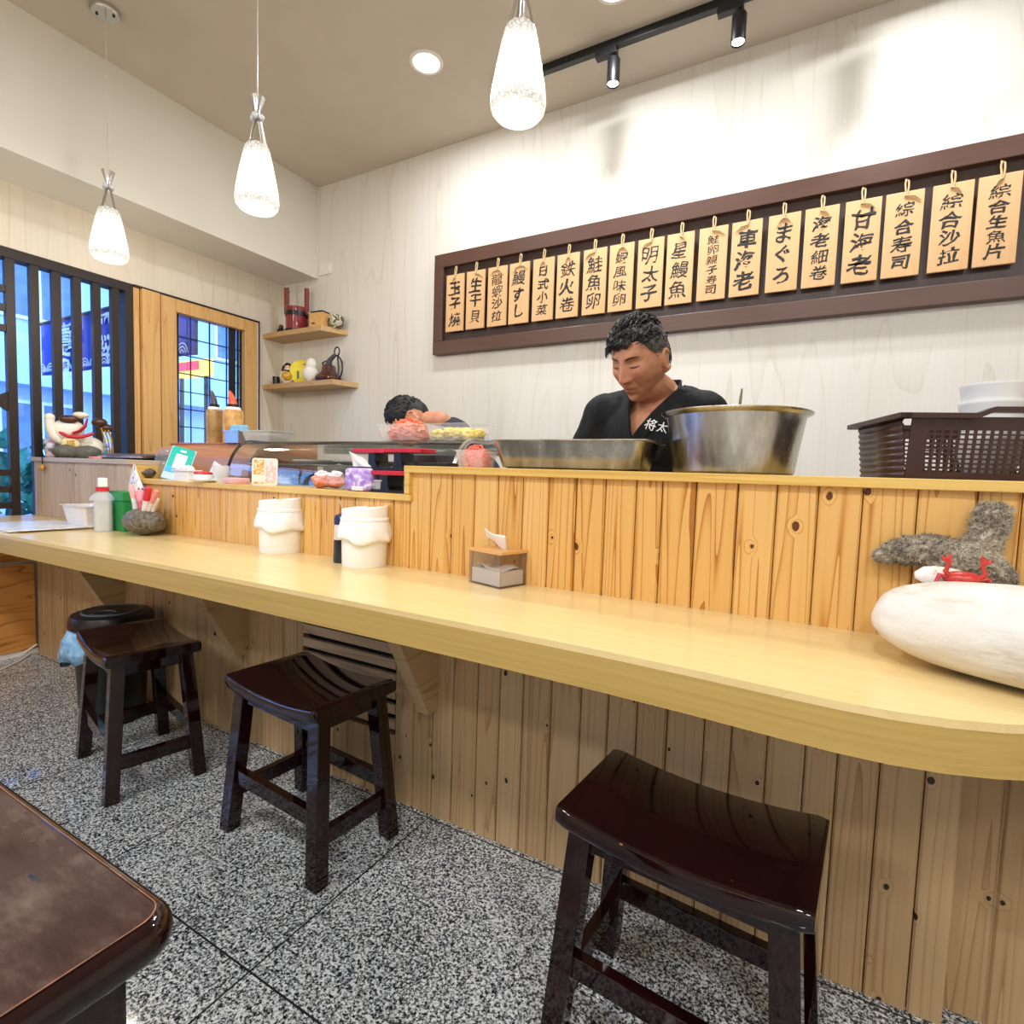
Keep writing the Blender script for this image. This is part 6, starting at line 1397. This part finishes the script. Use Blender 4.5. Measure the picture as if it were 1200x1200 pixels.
def surf(u, x, z):
    "point of the face at x, z"
    global _HB
    if _HB is None:
        b = bmesh.new(); vs = bmesh.ops.create_icosphere(b, subdivisions=6, radius=1)['verts']
        for v in vs: v.co = head_point(v.co.normalized())
        _HB = BVHTree.FromBMesh(b); b.free()
    h = _HB.ray_cast(Vector((x, -0.5, z)), Vector((0, 1, 0)))
    return h[0] if h[0] is not None else Vector((x, -0.09, z))

# ---- the chef
chef = thing('person', 'man in a black kimono-style work jacket looking down behind the steel tray', 'person', (-0.46, 1.87, 0))
O = Vector((-0.46, 1.87, 0))
def W_(*p): return Vector(p) - O
HC = at(751, 423, 1.64) - O
MH = Matrix.Translation(HC) @ Euler((math.radians(24), 0, math.radians(-30)), 'XYZ').to_matrix().to_4x4() @ Matrix.Diagonal((1.0, 1.0, 1.0, 1))
MH = Matrix.Translation(HC) @ Matrix.Rotation(math.radians(-20), 4, 'Z') @ Matrix.Rotation(math.radians(5), 4, 'Y') @ Matrix.Rotation(math.radians(30), 4, 'X')
NB = W_(-0.452, 1.765, 1.325); CH = W_(-0.462, 1.765, 1.19); BE = W_(-0.46, 1.82, 1.02); PE = W_(-0.46, 1.87, 0.93)
SR, SL = W_(-0.628, 1.745, 1.262), W_(-0.312, 1.765, 1.262)
ER, EL = W_(-0.725, 1.79, 1.03), W_(-0.215, 1.80, 1.03)
WR, WL = W_(-0.60, 1.735, 0.905), W_(-0.36, 1.735, 0.905)
mb = MB(); head_mb(mb, MH)
neck_top = HC + Vector((0.012, 0.045, -0.06))
limb(mb, [neck_top + Vector((0, 0, 0.03)), neck_top, NB + Vector((0, 0, 0.0)), NB + Vector((0, 0.01, -0.05))], [0.050, 0.054, 0.062, 0.085])
def torso(mb, grow=0.0):
    for p, r in ((CH + Vector((0, 0, 0.035)), (0.165, 0.095, 0.095)), (CH, (0.165, 0.108, 0.13)), (BE, (0.15, 0.11, 0.15)), (PE, (0.155, 0.115, 0.12)), ((CH+BE)/2, (0.155, 0.108, 0.13))):
        mb.ball(p, tuple(v+grow for v in r), 4)
    limb(mb, [SR, CH + Vector((-0.09, 0.0, 0.08)), NB + Vector((0, 0.012, -0.03)), CH + Vector((0.09, 0.0, 0.08)), SL], [0.052+grow, 0.062+grow, 0.060+grow, 0.062+grow, 0.052+grow])
    limb(mb, [NB + Vector((-0.03, 0, -0.01)), SR + Vector((0.02, 0, 0.012))], [0.045+grow*0.6, 0.040+grow]); limb(mb, [NB + Vector((0.03, 0, -0.01)), SL + Vector((-0.02, 0, 0.012))], [0.045+grow*0.6, 0.040+grow])
torso(mb)
for S_, E_, W2, sd in ((SR, ER, WR, 1), (SL, EL, WL, -1)):
    limb(mb, [S_, E_, W2], [0.050, 0.040, 0.027]); d = Vector((0.35*sd, -0.85, -0.1)); hand(mb, W2, d, -sd, (0, -0.15, -1))
for sx in (-1, 1):
    hip = PE + Vector((0.085*sx, 0, -0.04)); knee = Vector((hip.x+0.01*sx, 0.0, 0.48)); ank = Vector((hip.x+0.015*sx, 0.03, 0.09))
    limb(mb, [hip, knee, ank], [0.088, 0.056, 0.040]); limb(mb, [ank, Vector((ank.x, -0.10, 0.045)), Vector((ank.x, -0.15, 0.035))], [0.042, 0.036, 0.028])
body = remeshed(mb, 0.0032, 3, 0.5); body.build('body', skin_mat('skin_chef', MH), chef)
hair_pieces(MH, chef, hair_mat('salt_black_hair', True), 4, True, side_mat=plain('grey_stubble_hair', '#57544f', 0.6, var=0.5, vs=200)); face_bits(MH, chef)
# jacket: a looser shell over torso and sleeves, cut open in a V at the throat
mb = MB(); torso(mb, 0.016)
for S_, E_, W2 in ((SR, ER, WR), (SL, EL, WL)):
    limb(mb, [S_ + Vector((0, 0, 0.004)), E_, E_.lerp(W2, 0.55)], [0.068, 0.074, 0.066])
jk = remeshed(mb, 0.006, 5, 0.6)
VB = at(743, 512, 1.655) - O                                               # bottom of the V
for v in jk.bm.verts:
    n = fbm((v.co.x*9, v.co.y*5, v.co.z*5)) + 0.6*fbm((v.co.x*23+3, v.co.y*12, v.co.z*9)); v.co += v.normal*0.0075*n
cut = []
def vhalf(z): return 0.002 + (z-VB.z)*0.46
def vcx(z): return VB.x + (z-VB.z)*(NB.x-VB.x)/(NB.z-VB.z)*1.0
for v in jk.bm.verts:
    if v.co.z > VB.z and v.co.y < NB.y + 0.0 and abs(v.co.x - vcx(v.co.z)) < vhalf(v.co.z): cut.append(v)
    elif (v.co - (NB + Vector((0, 0.0, 0.03)))).length < 0.072 and v.co.z > NB.z - 0.02: cut.append(v)
    elif v.co.z < 0.86 and abs(v.co.x) < 0.2 and v.co.z < 0.80: cut.append(v)
bmesh.ops.delete(jk.bm, geom=list(set(cut)), context='VERTS')
bv = BVHTree.FromBMesh(jk.bm)
M_cloth = NT('black_cotton'); _c = M_cloth.coord(); _n = M_cloth.noise(M_cloth.mapping(_c, (1, 1, 0.5)), 22, 4, 0.6)
M_cloth.set(color=M_cloth.ramp(_n, [(0.3, '#0f1012'), (0.7, '#1c1d20')]), rough=0.75, spec=0.25); M_cloth.bump(M_cloth.math('ADD', _n, M_cloth.math('MULTIPLY', M_cloth.noise(_c, 500, 1), 0.1)), 0.5, 0.015); M_cloth = M_cloth.m
jo = jk.build('jacket', M_cloth, chef, solid=0.004)
def snap(p, lift=0.004, default=None):
    h = bv.ray_cast(Vector((p.x, -1.0, p.z)), Vector((0, 1, 0)))
    if h[0] is None: return default
    return h[0] + Vector((0, -lift, 0))
for s in (-1, 1):                                                          # lapel bands along the V
    pts = []
    for i in range(15):
        t = i/14; z = VB.z - 0.05 + (NB.z + 0.0 - VB.z + 0.05)*t; x = vcx(max(z, VB.z)) + s*((vhalf(z) if z > VB.z else -0.02*(VB.z-z)/0.05) + 0.013)
        q = snap(Vector((x + s*0.006, 0, z)), 0.005)
        pts.append(q if q else Vector((x, pts[-1].y + 0.008 if pts else -0.2, z)))
    pts += [NB + Vector((s*0.068, -0.005, 0.018)), NB + Vector((s*0.055, 0.045, 0.035)), NB + Vector((0, 0.068, 0.04))]
    mb = MB(); prev = None
    for i, p in enumerate(pts):
        tdir = (pts[min(i+1, len(pts)-1)] - pts[max(i-1, 0)]).normalized(); outw = Vector((s*0.35, -1, 0.1)) if i < 15 else Vector(((p-NB).x, (p-NB).y, 0.0))
        outw = (outw - tdir*outw.dot(tdir)).normalized(); sd = tdir.cross(outw).normalized(); w, th = 0.019, 0.004
        ring = [mb.bm.verts.new(p + sd*a*w + outw*b*th) for a, b in ((-1, -0.6), (-0.8, 1), (0.8, 1), (1, -0.6))]
        if prev:
            for j in range(4): mb.bm.faces.new((prev[j], prev[(j+1) % 4], ring[(j+1) % 4], ring[j]))
        prev = ring
    mb.build('collar_band', M_cloth, jo)
# white embroidery on the chest
LC = at(772, 500, 1.66) - O
for ch, dx, dz in (('将', -0.017, 0.004), ('太', 0.017, -0.004)):
    gl = glyphs(ch, 0.034, jitter=0.02, weight=0.008, seed=ord(ch) % 50)
    for v in gl.bm.verts:
        x, z = v.co.x, v.co.z; c2, s2_ = math.cos(-0.28), math.sin(-0.28)
        p = Vector((LC.x + dx + x*c2 - z*s2_, 0, LC.z + dz + x*s2_ + z*c2)); q = snap(p, 0.0135 if ch == '将' else 0.0085); v.co = q if q else Vector((p.x, LC.y, p.z))
    gl.build('embroidery', plain('white_thread', '#f0efec', 0.6, var=0.03), jo, smooth=False)
M_trs = plain('charcoal_trousers', '#17181b', 0.8, var=0.2)
def trousers(root, PEL, legs):
    mb = MB(); mb.ball(PEL, (0.168, 0.128, 0.11), 4)
    for hip, knee, ank in legs: limb(mb, [hip, knee, ank + Vector((0, 0, 0.02))], [0.098, 0.074, 0.062])
    remeshed(mb, 0.008, 4).build('trousers', M_trs, root)
    for hip, knee, ank in legs:
        mb = MB(); limb(mb, [Vector((ank.x, ank.y+0.02, 0.05)), Vector((ank.x, ank.y-0.12, 0.046)), Vector((ank.x, ank.y-0.19, 0.04))], [0.05, 0.046, 0.038])
        for v in mb.bm.verts: v.co.z = max(v.co.z, 0.0)
        mb.build('shoe', M_lacq, root)
trousers(chef, PE, [(PE + Vector((0.085*sx, 0, -0.04)), Vector((PE.x+0.095*sx, 0, 0.48)), Vector((PE.x+0.10*sx, 0.03, 0.09))) for sx in (-1, 1)])

# ---- the second cook, bent low behind the showcase
O2 = Vector((-1.52, 2.4, 0))
ck = thing('person', 'dark-haired person in a navy shirt bent low over work behind the showcase', 'person', O2)
def V2(*p): return Vector(p) - O2
HC2 = at(482, 492, 2.03) - O2
MH2 = Matrix.Translation(HC2) @ Matrix.Rotation(math.radians(-52), 4, 'Z') @ Matrix.Rotation(math.radians(58), 4, 'X')
NB2 = at(516, 494, 2.07) - O2; CH2 = V2(-1.54, 2.24, 1.16); BE2 = V2(-1.53, 2.36, 1.03); PE2 = V2(-1.52, 2.42, 0.92)
up2 = at(530, 496, 2.12) - O2
SR2, SL2 = V2(-1.70, 2.26, 1.20), up2 + Vector((0.0, -0.0, -0.065))
mb = MB(); head_mb(mb, MH2, 5)
limb(mb, [HC2 + Vector((0.03, 0.02, -0.01)), NB2, up2 + Vector((-0.01, 0.0, -0.04))], [0.050, 0.048, 0.062])
def torso2(mb, grow=0):
    mb.ball(up2 + Vector((-0.01, 0.01, -0.055)), tuple(v+grow for v in (0.085, 0.09, 0.07)), 4)
    for p, r in ((CH2, (0.12, 0.11, 0.11)), (BE2, (0.125, 0.12, 0.13)), (PE2, (0.155, 0.12, 0.12))): mb.ball(p, tuple(v+grow for v in r), 4)
    limb(mb, [SR2, up2 + Vector((-0.04, 0.03, -0.05)), SL2], [0.055+grow, 0.06+grow, 0.056+grow])
torso2(mb)
ER2, EL2 = V2(-1.84, 2.24, 1.03), V2(-1.45, 2.10, 1.04); WR2, WL2 = V2(-1.84, 2.08, 0.965), V2(-1.62, 2.02, 0.965)
for S_, E_, W2, sd in ((SR2, ER2, WR2, 1), (SL2, EL2, WL2, -1)):
    limb(mb, [S_, E_, W2], [0.05, 0.041, 0.028]); hand(mb, W2, (-0.8, -0.3, -0.1), -sd, (0, 0, -1))
legs2 = [(PE2 + Vector((0.085*sx, 0, -0.04)), Vector((PE2.x+0.095*sx, -0.03, 0.48)), Vector((PE2.x+0.10*sx, 0.03, 0.09))) for sx in (-1, 1)]
for hip, knee, ank in legs2:
    limb(mb, [hip, knee, ank], [0.088, 0.056, 0.04]); limb(mb, [ank, Vector((ank.x, -0.1, 0.045))], [0.042, 0.034])
remeshed(mb, 0.0042, 3).build('body', skin_mat('skin_cook', MH2), ck)
hair_pieces(MH2, ck, hair_mat('black_cropped_hair', False), 8, False, thin=True); face_bits(MH2, ck)
mb = MB(); torso2(mb, 0.014)
for S_, E_ in ((SR2, ER2), (SL2, EL2)): limb(mb, [S_, S_.lerp(E_, 0.75)], [0.068, 0.064])
sh_ = remeshed(mb, 0.007, 5, 0.6)
for v in sh_.bm.verts: v.co += v.normal*0.004*fbm(v.co*8)
bmesh.ops.delete(sh_.bm, geom=[v for v in sh_.bm.verts if (v.co - (NB2 + Vector((-0.02, 0, 0.0)))).length < 0.056], context='VERTS')
sh_.build('shirt', plain('navy_jersey', '#1d2233', 0.8, var=0.2, vs=20, bump=0.3, bs=30), ck, solid=0.003)
trousers(ck, PE2, legs2)
bench = thing('prep_bench', 'low steel prep bench behind the showcase under the bent cook', 'bench', (-1.6, 2.02, 0))
mb = MB(); mb.box((-0.52, -0.05, 0.90), (0.2, 0.10, 0.935), bev=0.003); mb.build('bench_top', M_steel_dk, bench, smooth=False)
for sx in (-0.5, 0.18):
    mb = MB(); mb.box((sx-0.02, -0.04, 0), (sx+0.02, 0.09, 0.90)); mb.build('leg', M_steel_dk, bench, smooth=False)
